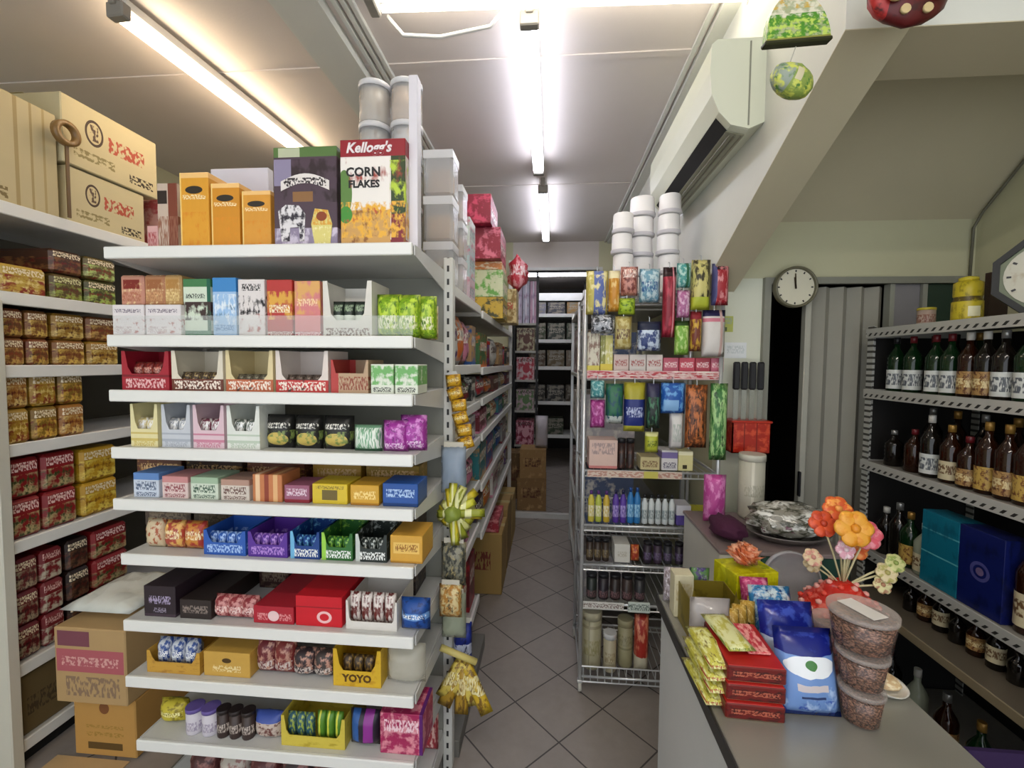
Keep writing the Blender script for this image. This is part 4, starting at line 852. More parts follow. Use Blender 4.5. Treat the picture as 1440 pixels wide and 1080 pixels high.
K(931, 954, 628, 656, 'white carton with a violet head', pm('dcd8d6', ('b', .6, .9, '7a6aa0'), ('t', .1, .9, .1, .4, '5a5468')), 'box', 'box', row=1, y=2.085, d=.1)
K(955, 976, 629, 656, 'cream yellow carton with a dark square', pm('e0d89a', ('r', .3, .6, .1, .3, '3a341c'), ('b', .8, 1, 'efe9c2')), 'box', 'box', row=1, y=2.085, d=.1)
# third shelf
for k, (u, c) in enumerate(((829, 'd2c24a'), (840, 'b9c24c'), (852, 'cfae3a'))):
    K(u - 5, u + 5, 690, 734, ORD[k] + ' from left of three yellow bottles with violet caps', pm(c, ('t', 0, 1, .2, .6, 'efe9d0')), 'bottle', 'bottle', row=2, cap=pm('5a2c7a'))
for k, u in enumerate((866, 877)):
    K(u - 5, u + 5, 688, 734, ['left', 'right'][k] + ' one of two purple bottles', pm('5a3a9c', ('t', 0, 1, .2, .6, 'b9a8e0')), 'bottle', 'bottle', row=2, cap=pm('23204a'))
for k, u in enumerate((888, 898)):
    K(u - 5, u + 5, 684, 734, ['left', 'right'][k] + ' one of two blue tall bottles', pm('2f7ab8', ('t', 0, 1, .2, .6, 'a9d6ec')), 'bottle', 'bottle', row=2, cap=pm('1c4a8c'))
for k in range(5):
    u = 909 + k * 10
    K(u - 4.5, u + 4.5, 694, 735, ORD[k] + ' from left of five white bottles with black caps', pm('d4dad8', ('t', 0, 1, .2, .55, '7a8a8c')), 'bottle', 'bottle', row=2, cap=DARK)
K(955, 976, 706, 734, 'white and violet carton on the third shelf', pm('d6d4da', ('b', 0, .5, '5a4a94')), 'box', 'box', row=2, d=.1)
for k, (u0, u1) in enumerate(((979, 991), (992, 1004))):
    K(u0, u1, 714, 735, ['left', 'right'][k] + ' one of two lemon cartons on the third shelf', pm('d2cc3a', ('t', .1, .9, .3, .7, '8a8a2c')), 'box', 'box', row=2, d=.1)
# fourth shelf
for k, u in enumerate((828, 840, 852)):
    K(u - 5.5, u + 5.5, 756, 788, ORD[k] + ' from left of three dark brown jars', pm('35281f', ('t', 0, 1, .2, .6, '7a6a4a')), 'jar', 'jar', row=3)
K(865, 888, 762, 788, 'white carton among dark jars', pm('d9d6cc', ('t', .2, .8, .3, .6, 'b9b2a0')), 'box', 'box', row=3, d=.1)
K(890, 903, 764, 788, 'red and orange packet by the white carton', pm('a83a24', ('s', 4, .54, 'd98a4c')), 'bag', row=3)
for k, u in enumerate((915, 930, 945, 962, 980, 996)):
    K(u - 6, u + 6, 758, 788, ORD[k] + ' of six dark violet jars past the red packet', pm(['2c2230', '3a2a3c', '2a2a30'][k % 3], ('t', 0, 1, .2, .6, '6a5a7c')), 'jar', 'jar', row=3)
# fifth shelf
for k, (u, c) in enumerate(((832, '1c2420'), (850, '241c24'), (868, '2a1f1c'), (886, '3a2c28'), (905, '2c2a2c'))):
    K(u - 8, u + 8, 808, 844, ORD[k] + ' dark lidded pot along the fifth shelf', pm(c, ('t', 0, 1, .1, .4, '7a5a5c')), 'jar', 'pot', 'pot', row=4)
# bottom shelf
K(819, 850, 852, 936, 'tall cream canister on the bottom left', pm('a8a284', ('v', .3, .36, '8a8468'), ('b', .84, .9, '8a8468'), ('t', .1, .9, .3, .6, '8c865c')), 'jar', 'canister', 'canister', row=5, y=2.10, lid=pm('b4ae92'))
K(852, 872, 880, 936, 'beige jar with a white cap', pm('b3a98c', ('t', .1, .9, .3, .6, '8a7c5c')), 'jar', 'jar', row=5, y=2.09, lid=WHITE)
K(876, 900, 866, 936, 'olive beige tall jar', pm('9a9470', ('b', .45, .5, '7c7654'), ('t', 0, 1, .55, .8, '7a7452')), 'jar', 'jar', row=5, y=2.13, lid=pm('a39c78'))
K(899, 921, 852, 936, 'crimson and white tall packet', pm('a82c20', ('s', 4, .54, 'd98a6a'), ('b', 0, .3, 'c9c2a8')), 'bag', row=5, d=.07)
# stacks of white bowls on the rack's top
BW = flat('white_paper_bowl', 'e2e0e0', .45, var=.04)
def bowlstack(x, y, z0, n, w, pitch, lab):
    proto = None
    for k in range(n):
        lb = '%s white paper bowl of the %s wrapped stack over the wire rack' % (['lowest', 'second', 'third', 'fourth', 'topmost'][k + (5 - n if k == n - 1 else 0)], lab)
        p = (x + .004 * sin(k * 2.1), y, z0 + k * pitch)
        if proto is None:
            proto = thing('bowl_pack', lb, 'bowls', p)
            B().lathe([(w * .90, .0), (w, .006), (w, .016), (w * .93, .022), (w * .90, pitch * .9), (w * .84, pitch * .97)], 18).obj('stacked_bowls', BW, proto)
            B().lathe([(w * 1.01, .004), (w * 1.02, .012), (w * 1.01, .018)], 18, None, False).obj('rim', flat('bowl_rim', 'c9c6cc', .4), proto)
        else: clone(proto, p, rz=k * .7, label=lb)
bowlstack(.345, 2.20, 1.909, 4, .053, .097, 'left')
bowlstack(.447, 2.285, 1.909, 5, .065, .098, 'middle')
bowlstack(.562, 2.21, 1.909, 5, .055, .095, 'right')
carton(.10, .1, .13, pm('c9d0b8', ('t', .1, .9, .5, .8, '8a9a7c')), 'carton', 'pale green carton beside the bowl stacks over the rack', 'box', (.69, 2.14, 1.909))

# stock rack farther along the right of the aisle
sr = thing('stock_rack', 'second metal rack with cartons behind the wire rack', 'rack', (0, 0, 0))
for x in (.20, .78):
    for y in (2.62, 3.9): B().box(x - .012, x + .012, y - .012, y + .012, 0, 2.0, .002).obj('post', CHROME, sr)
for z in (.15, .6, 1.05, 1.5, 1.95): B().box(.19, .79, 2.61, 3.91, z - .025, z, .002).obj('shelf', flat('bay_shelf', 'b9b9b2', .4), sr)
for i, z in enumerate((.15, .6, 1.05, 1.5)):
    for j, y in enumerate((2.66, 3.08, 3.5)):
        c = ['b9b4b8', '8a7c8c', 'c9b8a8', '5c6a8c', 'a8987c', '6a3a44'][(i * 3 + j) % 6]
        carton(.36, .3, .26 + .04 * ((i + j) % 3), pm(c, ('s', 4, .55, 'd9d4cc'), ('t', .1, .9, .4, .7, '4a4440')), 'carton', '%s carton along the %s shelf of the stock rack' % (ORD[j], ['lowest', 'second', 'third', 'highest'][i]), 'box', (.21, y + .18, z + .001), -pi / 2)

# ------------------------------------------------------------ far end of the aisle and the storeroom
for k, (x, y, w, h, z, c, lab) in enumerate(((-.17, 4.52, .30, .34, .036, '8a6a42', 'brown carton on the step at the aisle end, lower'), (-.16, 4.52, .27, .30, .378, '9c7a4c', 'brown carton on the step at the aisle end, upper'), (-.40, 4.9, .24, .52, .036, '6e5434', 'tall brown carton behind the pair on the step'))):
    carton(w, .28, h, kraft(('t', .2, .8, .4, .7, '5a3424'), ('s', 4, .6, 'b08c5c'), c=c), 'carton', lab, 'carton', (x, y, z))
tag(B().pillow(.13, .1, .34, .12, 8, 8, 4, .25, T(-.075, 4.62, .68)).obj('plastic_bag', flat('white_plastic_bag', 'c6bfc6', .3)), 'white plastic bag slumped on the upper brown carton at the aisle end', 'bag')
ws = thing('side_shelving', 'narrow dark shelving inside the far opening on the left', 'shelf', (0, 0, 0))
for x, y in ((-.44, 5.46), (-.16, 5.46), (-.44, 5.82), (-.16, 5.82)): B().box(x - .012, x + .012, y - .012, y + .012, 0, 2.7).obj('post', DARK, ws)
SZ = [.55, .98, 1.36, 1.72, 2.06]
for z in SZ: B().box(-.45, -.15, 5.45, 5.83, z - .025, z).obj('shelf', flat('bay_shelf', 'b9b9b2', .4), ws)
for k, (z, h, c, s, lab) in enumerate(((.55, .30, '8c2a44', 'd9a0b0', 'crimson carton on the lowest shelf'), (.98, .26, 'b9a0a8', '5a7a4c', 'mauve and green carton on the second shelf'), (1.36, .28, 'c9b0b4', 'a82c40', 'pink carton with a red ring on the middle shelf'), (1.72, .28, 'b0a888', '5a3428', 'cream and brown carton on the fourth shelf'))):
    carton(.22, .3, h, pm(c, ('s', 4, .52, s), ('e', .55, .5, .2, .2, s), ('t', .1, .9, .8, .95, '3a2c2c')), 'carton', lab + ' inside the far opening', 'box', (-.30, 5.47, z + .001))
for k in range(3):
    carton(.082, .2, .52, pm(['cfc2d6', 'c2c2d6', 'd2a8c2'][k], ('v', .4, .6, 'e3dcea'), ('s', 4, .58, '9a7ca0')), 'tall_packet', ['left', 'middle', 'right'][k] + ' one of three tall lilac packets inside the far opening', 'packet', (-.39 + k * .09, 5.5, 2.061))
bs = thing('storeroom_shelving', 'dark shelving with white boards at the back of the storeroom', 'shelf', (0, 0, 0))
for x in (-.35, .55):
    for y in (6.6, 7.1): B().box(x - .02, x + .02, y - .02, y + .02, 0, 2.85).obj('post', DARK, bs)
BZ = [.5, 1.0, 1.52, 1.92, 2.30, 2.60]
for z in BZ: B().box(-.37, .57, 6.58, 7.12, z - (.11 if z > 2.5 else .05), z).obj('shelf', WHITE, bs)
for i, (z, cs) in enumerate(((.5, ('1c2a1c', '2c3a24')), (1.0, ('241f1c', '1c1c1c', '3a2c1c')), (1.52, ('4a3420', '5a4a2c', '6a5a4a')), (1.92, ('2c3a1c', '1f2a22', '24301c')), (2.30, ('6a6a78', '3a3a44', '8a6a3a')))):
    for j, c in enumerate(cs):
        carton(.25, .3, .24 if z < 2.2 else .17, pm(c, ('s', 3, .54, '7a7468'), ('t', .1, .9, .4, .7, '8c867a')), 'carton', '%s of the dark cartons on the storeroom shelving, %s board' % (ORD[j], ['lowest', 'second', 'third', 'fourth', 'fifth'][i]), 'box', (-.19 + j * .28, 6.6, z + .001))

# ------------------------------------------------------------ things on the pier beside the doorway
PY = 2.1998
for k, (x, z, w, h, c, lab) in enumerate(((.845, 1.77, .05, .075, 'b8bf5c', 'yellow green notice stuck on the pier'), (.885, 1.645, .10, .075, 'e3e6e6', 'white notice stuck on the pier under the yellow one'))):
    tag(B().box(x - w / 2, x + w / 2, PY - .003, PY, z - h / 2, z + h / 2).obj('notice_sign', pm(c, ('t', .1, .9, .5, .9, '9aa894'), ('r', .2, .45, .05, .3, '4a5a2c')) if k == 0 else pm(c, ('t', .1, .9, .3, .8, 'c2c9c9'))), lab, 'notice')
pb = thing('wall_basket', 'red plastic basket fixed on the pier by the dark doorway', 'basket', (.925, PY, 1.17))
b = B(); b.box(-.085, .085, -.11, -.105, 0, .145); b.box(-.085, .085, -.005, 0, 0, .145); b.box(-.085, -.08, -.11, 0, 0, .145); b.box(.08, .085, -.11, 0, 0, .145); b.box(-.085, .085, -.11, 0, 0, .005)
b.obj('basket_body', pm('b02414', ('s', 4, .55, 'd24a2c'), ('v', .3, .33, '7a140c'), ('v', .62, .65, '7a140c'), rough=.25), pb)
B().box(-.09, .09, -.115, .0, .14, .15, .003).obj('rim', flat('red_rim', 'c2301c', .3), pb)
for k in range(4):
    x = .868 + k * .036
    r = thing('kitchen_utensil', ['first', 'second', 'third', 'fourth'][k] + ' from left of four black handled utensils in the red basket', 'utensil', (x, 2.135, 1.19))
    B().box(-.011, .011, -.0012, .0012, 0, .28).obj('blade', flat('knife_steel', 'a8aaa4', .25, .8), r)
    B().box(-.015, .015, -.009, .009, .27, .40, .006).obj('handle', DARK, r)
cb2 = thing('side_cabinet', 'green cabinet with a white end behind the counter', 'cabinet', (0, 0, 0))
B().box(.765, 1.07, 1.62, 2.04, 0, .895, .004).obj('body', pm('1f4a3c', ('s', 3, .56, '173a30')), cb2)
B().box(.62, .765, 1.62, 2.04, 0, .895, .004).obj('end_panel', pm('d0cdc2', ('t', .7, .95, .72, .95, '8a7a74')), cb2)
B().box(.615, 1.075, 1.61, 2.045, .895, .91, .003).obj('top', flat('cabinet_top', '8a7a78', .4), cb2)
jar(.28, .052, pm('c2bfae', ('v', .3, .4, 'd8d5c6'), ('t', .1, .9, .4, .6, 'a8a592')), pm('d0cdbc'), 'canister', 'tall off white canister behind the tray, below the red basket', 'canister', (.885, 1.985, .911), n=20, top=.9)
tag(B().pillow(.09, .07, .20, .08, 7, 7, 4, .2, T(.70, 1.90, .915)).obj('pink_packet', pm('c24a98', ('s', 4, .54, 'e08ac4'))), 'pink packet propped on the purple cloth bundle', 'packet')
tag(B().blob(.062, .10, .036, 8, .14, T(.69, 1.74, .953), 3).obj('cloth_bundle', flat('purple_cloth', '4a1638', .85, bump=.3)), 'dark purple folded cloth bundle on the green cabinet', 'cloth')
ty = thing('wrapped_tray', 'oval tray heaped under shiny clear plastic wrap on the cabinet', 'tray', (.915, 1.745, .911))
B().lathe([(.10, .0), (.16, .03), (.165, .035), (.15, .033), (.09, .008)], 28, Matrix.Diagonal((.92, .68, 1, 1))).obj('dish', flat('silver_dish', '8c8480', .3, .5), ty)
fw = B().blob(.145, .10, .06, 3, .2, T(0, 0, .078), 3)
fw.obj('wrapped_heap', pm('9a968a', ('s', 6, .5, '4a4a3c'), ('s', 5, .56, 'e9e9e2'), ('s', 9, .62, '6a2c4c', 0, .5), rough=.15), ty)
# ------------------------------------------------------------ bottle rack along the right wall
QX = 1.40; QY0, QY1 = .55, 2.08
QZ = [1.735, 1.47, 1.155, .77]
br = thing('bottle_rack', 'slotted steel rack of liquor bottles along the right wall', 'rack', (0, 0, 0))
def perf(name, c):
    w = NT(name, Roughness=.42, Metallic=.2); tc = w.n('ShaderNodeTexCoord'); so_ = w.n('ShaderNodeSeparateXYZ'); w.l(tc.outputs['Object'], so_.inputs[0])
    sg = w.n('ShaderNodeSeparateXYZ'); w.l(tc.outputs['Generated'], sg.inputs[0])
    a = w.math('LESS_THAN', w.math('PINGPONG', w.math('ADD', so_.outputs[1], so_.outputs[2]), .016), .0062)
    m = w.math('MULTIPLY', a, w.math('MAXIMUM', w.math('COMPARE', sg.outputs[2], .34, .16), 0.0))
    w.l(w.mix(m, lin(c), lin('2a2926')), w.b.inputs['Base Color']); return w.m
PERF = perf('perforated_steel_angle', 'c3c2bb')
def perfpost():
    w = NT('perforated_post', Roughness=.42); tc = w.n('ShaderNodeTexCoord'); so_ = w.n('ShaderNodeSeparateXYZ'); w.l(tc.outputs['Object'], so_.inputs[0])
    a = w.math('LESS_THAN', w.math('PINGPONG', so_.outputs[2], .013), .005)
    w.l(w.mix(a, lin('b3b3ac'), lin('45443f')), w.b.inputs['Base Color']); return w.m
PPO = perfpost()
for x, y in ((QX, QY1), (QX + .44, QY1), (QX, QY0), (QX + .44, QY0)):
    B().prism([(x - .002, y + .0), (x + .03, y), (x + .03, y - .003), (x + .001, y - .003), (x + .001, y - .035), (x - .002, y - .035)], 0, 1.75, 'z').obj('post', PPO, br)
for i, z in enumerate(QZ):
    s = B().box(QX + .002, QX + .46, QY0, QY1, z - .006, z).obj('shelf', flat('rack_board', '4a4744' if i else '9a958a', .5), br)
    B().box(QX - .004, QX + .002, QY0 - .01, QY1 + .01, z - .036, z + .004, .001).obj('front_rail', PERF, s)
    B().box(QX, QX + .46, QY1, QY1 + .004, z - .036, z + .004).obj('end_rail', PERF, s)
s = B().box(QX - .06, QX + .46, QY0, QY1 - .02, .575, .595, .003).obj('shelf', flat('brown_ledge', '6a6152', .4), br)
B().box(QX - .066, QX - .06, QY0, QY1 - .02, .565, .598, .002).obj('ledge_edge', flat('tan_ledge_edge', '9a8c70', .45), s)
B().box(QX + .47, QX + .475, QY0, QY1, .1, 1.72).obj('back_panel', flat('rack_back_shade', '14110f', .7), br)
B().box(QX + .03, QX + .47, QY1 + .006, QY1 + .010, .1, 1.70).obj('end_panel', flat('rack_back_shade', '14110f', .7), br)  # added dark sheet standing in for the shade behind the bottles
B().box(QX + .002, QX + .46, QY0, QY1, .10, .12).obj('shelf', flat('rack_board', '4a4744', .5), br)
AMB = NTm = flat('amber_glass', '2c1206', .08, var=.2); GRN = flat('green_glass', '0f2c14', .08, var=.2); DRK = flat('dark_glass', '15100c', .08); PALE = flat('pale_glass', '9aa08c', .1)
CAPS = {'w': flat('cap_white', 'd2cfc6', .4), 'g': flat('cap_gold', 'a8803c', .35, .4), 'r': flat('cap_red', '6a1820', .4), 'b': DARK, 's': flat('cap_silver', '9c9c9a', .3, .6)}
LW = pm('d9dcd8', ('t', 0, 1, .2, .8, '5a5f66')); LB = pm('b08a54', ('s', 6, .55, '5a2c18'), ('t', 0, 1, .3, .7, 'e2cf9c')); LG = pm('c2a050', ('s', 6, .55, '6a3a1c')); LC = pm('cfc3a0', ('t', 0, 1, .3, .8, '6a4a2c'))
def Qb(row, y, h, r, gl, cap, lab, desc, x=1.455, back=False, group=None, lz=(.14, .48)):
    return bottle(h, r, gl, CAPS[cap], lab, 'bottle', desc + ', bottle rack\'s %s shelf' % ['top', 'first', 'second', 'third'][row], 'bottle', (x, y, QZ[row] + .001), 0, group, lz=lz)
for k, (y, gl, cap, lab, ds) in enumerate(((1.99, GRN, 'b', LW, 'green bottle with white label nearest the far post'), (1.905, GRN, 'r', LW, 'second white labelled green bottle from the far post'), (1.80, GRN, 'r', LW, 'third white labelled green bottle from the far post'), (1.735, GRN, 'r', LW, 'fourth white labelled green bottle from the far post'),
        (1.665, AMB, 'w', LB, 'amber bottle with brown label right of the green ones'), (1.605, DRK, 'w', LB, 'dark bottle with brown label and white cap'), (1.545, DRK, 's', LW, 'dark bottle with tall white label'), (1.475, GRN, 's', LW, 'greenish bottle with white label near the front'), (1.405, DRK, 'w', LC, 'dark bottle with cream label near the front'), (1.33, GRN, 'b', LW, 'nearest white labelled green bottle'))):
    Qb(1, y, .225, .031, gl, cap, lab, ds, lz=(.05, .40))
for k in range(7):
    Qb(1, 1.95 - k * .095, .23, .031, [DRK, AMB, GRN][k % 3], 'rbg'[k % 3], None, ORD[k] + ' unlabelled bottle from the far post, back row', x=1.57)
for k, (y, h, gl, cap, lab, ds) in enumerate(((1.98, .15, DRK, 's', None, 'short black bottle at the far post'), (1.875, .17, AMB, 'r', None, 'reddish amber bottle behind the white labelled one'), (1.80, .235, DRK, 'w', LW, 'dark bottle with big square white label and white cap'), (1.715, .21, AMB, 'g', LC, 'amber bottle with low cream label'), (1.645, .18, AMB, 'r', LB, 'short amber bottle with brown label'), (1.58, .24, AMB, 'g', LG, 'amber bottle with gold cap and gold label'), (1.515, .24, AMB, 'g', LB, 'amber bottle with gold cap and brown label'), (1.455, .245, AMB, 'w', LG, 'amber bottle with cream cap and gold label'), (1.395, .25, AMB, 'w', LC, 'amber bottle with white cap and cream label'), (1.33, .25, DRK, 'g', LB, 'dark bottle nearest the front'))):
    Qb(2, y, h, .032, gl, cap, lab, ds, lz=(.06, .38))
for k in range(6):
    Qb(2, 1.94 - k * .11, .25, .032, [DRK, AMB][k % 2], 'sg'[k % 2], None, ORD[k] + ' unlabelled bottle from the far post, back row', x=1.57)
for k, (y, h, gl, cap, lab, ds) in enumerate(((2.0, .2, DRK, 'w', None, 'black bottle with white cap by the far post'), (1.93, .24, DRK, 's', None, 'black bottle second from the far post'), (1.872, .22, GRN, 'g', LG, 'olive bottle with gold label left of the pale one'), (1.802, .20, PALE, 'w', LC, 'pale glass bottle left of the teal box'), (1.425, .30, AMB, 'w', LC, 'big amber bottle with white cap right of the navy box'), (1.33, .30, DRK, 'w', LG, 'big dark bottle nearest the front'))):
    Qb(3, y, h, .034, gl, cap, lab, ds, lz=(.08, .42))
teal = pm('107088', ('b', .42, .44, '5aa8b4'), ('b', .74, .76, '5aa8b4'), ('s', 3, .58, '0c5a72'), rough=.3)
navy = pm('121c5c', ('e', .5, .5, .22, .12, '4a4a84'), ('e', .5, .5, .15, .08, '121c5c'), ('e', .5, .5, .09, .05, '6a5a7c'), ('s', 3, .6, '0c1440'), rough=.3)
for k, (y, m, ds) in enumerate(((1.694, teal, 'teal gift box with pale lines left of the navy one'), (1.541, navy, 'navy gift box with a silver emblem right of the teal one'))):
    carton(.152, .085, .268, m, 'gift_box', ds + ' on the bottle rack', 'gift box', (1.415, y, QZ[3] + .001), -pi / 2)
for k in range(11):
    y = 1.86 - k * .068
    bottle(.115 + .02 * (k % 3), .024, [DRK, AMB, DRK][k % 3], CAPS['bsg'[k % 3]], [None, LB, LC][k % 3], 'bottle', ORD[k] + ' small dark bottle from the far end of the brown ledge', 'bottle', (1.46, y, .596), sh=.55)
for k in range(7):
    bottle(.26, .036, [DRK, PALE, AMB, GRN][k % 4], CAPS['bwsg'[k % 4]], [LC, None, LB][k % 3], 'bottle', ORD[k] + ' bottle from the far end of the lowest board under the ledge', 'bottle', (1.47, 1.95 - k * .13, .121))
# top of the bottle rack
jar(.068, .028, pm('b9a294', ('t', 0, 1, .2, .7, '8a5a4c')), flat('yellow_lid', 'c9b93a', .4), 'jar', 'small jar with a yellow lid at the far end of the rack top', 'jar', (1.46, 1.86, QZ[0] + .001))
yt = thing('yellow_tin', 'yellow tin with a dark band standing left of the octagonal clock', 'tin', (1.45, 1.68, QZ[0] + .001))
yt.scale = (.88, .88, .88)
B().lathe([(.044, 0), (.047, .01), (.047, .075), (.04, .09), (.044, .10), (.044, .15), (.03, .158)], 16).obj('body', pm('cdb92a', ('b', .48, .6, '5a4a14'), ('s', 5, .58, '9a8a1c'), ('r', .2, .6, .1, .35, 'efe9c0')), yt)
B().lathe([(.030, .158), (.030, .17), (.01, .176)], 16).obj('lid', pm('d9c83a'), yt)
tag(B().box(1.52, 1.58, 1.68, 1.70, QZ[0] + .001, QZ[0] + .17).obj('wood_block', flat('dark_brown_block', '3a2014', .5)), 'dark brown slab between the yellow tin and octagonal clock', 'block')
# octagonal clock, leaning on the wall
oc = thing('octagonal_clock', 'octagonal dark framed clock standing on the bottle rack top', 'clock', (1.50, 1.475, QZ[0] + .124), -pi / 4, None, -.06)
R = .13
def octa(r): return [(r * cos(pi / 8 + k * pi / 4), r * sin(pi / 8 + k * pi / 4)) for k in range(8)]
fr = B(); A_, B__ = octa(R), octa(R * .86)
for k in range(8):
    q = [A_[k], A_[(k + 1) % 8], B__[(k + 1) % 8], B__[k]]; fr.prism(q, -.012, .012)
fr.obj('frame', flat('dark_green_frame', '090a06', .5), oc)
B().prism(octa(R * .87), .0, .01).obj('back_board', flat('olive_clock_board', '7c8468', .5), oc)
B().cyl(R * .74, 0, .003, 32, T(0, 0, 0, rx=pi / 2)).obj('dial', pm('c9c6b4', ('s', 5, .6, 'b3a890')), oc)
def clock_marks(par, r, y, m):
    for k in range(12):
        a = k * pi / 6
        B().box(-.003, .003, y - .001, y, r * .84, r * .95, 0, Matrix.Rotation(a, 4, 'Y')).obj('hour_mark', m, par)
clock_marks(oc, R * .72, -.0035, DARK)
for a, ln, w_ in ((2.0, .05, .004), (.4, .07, .003)):
    B().box(-w_, w_, -.007, -.005, -.008, ln, 0, Matrix.Rotation(a, 4, 'Y')).obj('hand', DARK, oc)
# round wall clock over the doorway
wc = thing('wall_clock', 'round white faced clock hung at the corner of the dark doorway', 'clock', (1.122, 2.165, 1.935))
B().lathe([(.094, 0), (.094, .026), (.088, .032), (.083, .026), (.083, .012), (.0, .012)], 40, T(rx=pi / 2), False).obj('rim', flat('grey_clock_rim', '6c6852', .35), wc)
B().cyl(.084, .010, .014, 36, T(rx=pi / 2)).obj('dial', flat('cream_dial', 'dcd7c0', .45, var=.04), wc)
clock_marks(wc, .082, -.0145, DARK)
for a, ln, w_ in ((-.12, .045, .0035), (-.05, .062, .0025)):
    B().box(-w_, w_, -.019, -.017, -.008, ln, 0, Matrix.Rotation(a, 4, 'Y')).obj('hand', flat('brown_hand', '4a3a24', .4), wc)

# ------------------------------------------------------------ shop counter and what is on it
CZ = .90
ct = thing('shop_counter', 'white sided counter with a steel grey top at the right front', 'counter', (0, 0, 0))
B().box(.335, .74, .20, 1.29, .0, .872, .003).obj('body', flat('counter_white', 'cfd0cf', .35, var=.05), ct)
B().box(.325, .748, .19, 1.302, .872, CZ, .004).obj('countertop', flat('brushed_grey_top', 'a9a79c', .27, .4, var=.10, scale=3.0), ct)
B().box(.321, .326, .19, 1.302, .870, CZ + .001, .001).obj('edge_trim', flat('dark_edge_trim', '3c3c3c', .35, .4), ct)
B().box(.332, .336, .20, 1.29, 0, .08).obj('kick_plate', flat('grey_kick', '77756e', .5), ct)
def C(kind, w, d, h, x, y, desc, mat, z=0.0, rz=0.0, cat='box', name=None, **k):
    loc = (x, y, CZ + .001 + z); lab = desc
    if kind == 'box': return carton(w, d, h, mat, name or 'carton', lab, cat, loc, rz, **k)
    if kind == 'bag': return pouch(w, d, h, mat, name or 'packet', lab, cat, loc, rz, None, **k)
# stacked wafer boxes at the near end
wf = pm('6a100e', ('b', .97, 1, 'b01818'), ('s', 4, .54, '3c0a0a', .1, .8), ('t', .1, .9, .35, .65, 'b0604a'), ('b', 0, .06, 'dcb98a'))
for k in range(3):
    C('box', .108, .15, .032, .398 + .003 * k, .842 + .006 * k, ['lowest', 'middle', 'topmost'][k] + ' red wafer box of the stack at the counter\'s near end', wf, k * .033, -.04, 'wafers', 'wafer_box', bev=.003)
tag(B().box(-.022, .022, .02, .12, 0, .006, .002, None).obj('foil_packet', pm('c9283a', ('s', 5, .5, 'f0a8a0')), None, (.425, .87, CZ + .1005)), 'shiny red foil packet lying on the red wafer boxes', 'packet')
yl = pm('c9c24a', ('s', 5, .52, 'e6e6a0'), ('s', 7, .6, '7a6a1c'), ('t', .1, .9, .3, .6, 'a83a2c'))
for k in range(4):
    tag(B().pillow(.05, .024, .14, .05, 6, 8, k, .12, T(.338 + .006 * (k % 2), .86, CZ + .014 + k * .0245, rx=-pi / 2 + .0, rz=.05)).obj('wafer_packet', yl), ['lowest', 'second', 'third', 'topmost'][k] + ' yellow green packet in the pile left of the red wafer boxes', 'packet')
tag(B().pillow(.055, .02, .13, .05, 6, 8, 4, .1, T(.388, .88, CZ + .113, rx=-pi / 2, rz=.1)).obj('wafer_packet', pm('dcdca0', ('s', 5, .54, 'b9b24a'), ('t', .1, .9, .3, .6, '7a8a3a'))), 'pale yellow packet lying flat beside the red foil packet', 'packet')
# blue sweet bags: two lying, one leaning up showing its front
vb = pm('6f93cf', ('b', .74, 1, '101c74'), ('b', 0, .06, '23439c'), ('s', 4, .6, 'a9c2e6', .1, .4), ('e', .5, .62, .42, .13, 'e9edf2'), ('b', .74, .8, '101c74'), ('s', 3, .6, '2c3f9c', .78, .96), ('r', .25, .75, .34, .42, 'c9c0c4'), ('r', .3, .7, .25, .28, '2c3c6a'), ('e', .5, .64, .09, .06, '3c7a34'), ('s', 5, .62, '2c4fae', .0, .24), rough=.25)
tag(B().pillow(.112, .045, .155, .05, 9, 9, 2, .08, T(.513, .868, CZ + .002, rx=-.30)).obj('sweet_bag', vb), 'blue sweet bag leaning upright with white band and green emblem, nearest', 'bag')
tag(B().pillow(.115, .045, .165, .05, 9, 9, 5, .10, T(.523, .945, CZ + .002, rx=-.34)).obj('sweet_bag', pm('16248c', ('s', 4, .56, '3a52b8'), ('b', .4, .6, 'c9d4ea'), rough=.25)), 'dark blue sweet bag behind the nearest one with green emblem', 'bag')
for k, (y, c, s) in enumerate(((1.02, '2c7ab8', 'a9d6ec'), (1.09, '3a8cc8', 'd9e9f0'))):
    tag(B().pillow(.10, .04, .13, .06, 8, 8, k, .15, T(.545 + .01 * k, y, CZ + .002, rx=-.35)).obj('sweet_bag', pm(c, ('s', 4, .52, s), ('s', 6, .6, '14407c'), rough=.25)), ['nearer', 'farther'][k] + ' sky blue sweet bag in the row behind the dark blue ones', 'bag')
tag(B().pillow(.07, .03, .07, .06, 7, 7, 8, .15, T(.535, 1.15, CZ + .06, rx=-.3)).obj('sweet_bag', pm('b82c6a', ('s', 4, .54, 'e08aa8'))), 'small magenta sweet bag peeping over the sky blue ones', 'bag')
sup = C('box', .08, .07, .058, .535, 1.125, 'low brown carton under the magenta sweet bag', pm('5a3c28', ('t', .1, .9, .3, .7, 'a88a5c')))
# spotted packets in a row
for k in range(4):
    C('bag', .034, .018, .10, .432 + k * .027, 1.03 + .02 * k, ORD[k] + ' of four yellow and black sachets behind the red wafer boxes', pm('d2a43a', ('s', 7, .52, '3a2410', 0, .55), ('s', 8, .56, 'f0d68a', .55, 1)), 0, -.2, 'sachet', 'sachet', seed=k, lean=-.3)
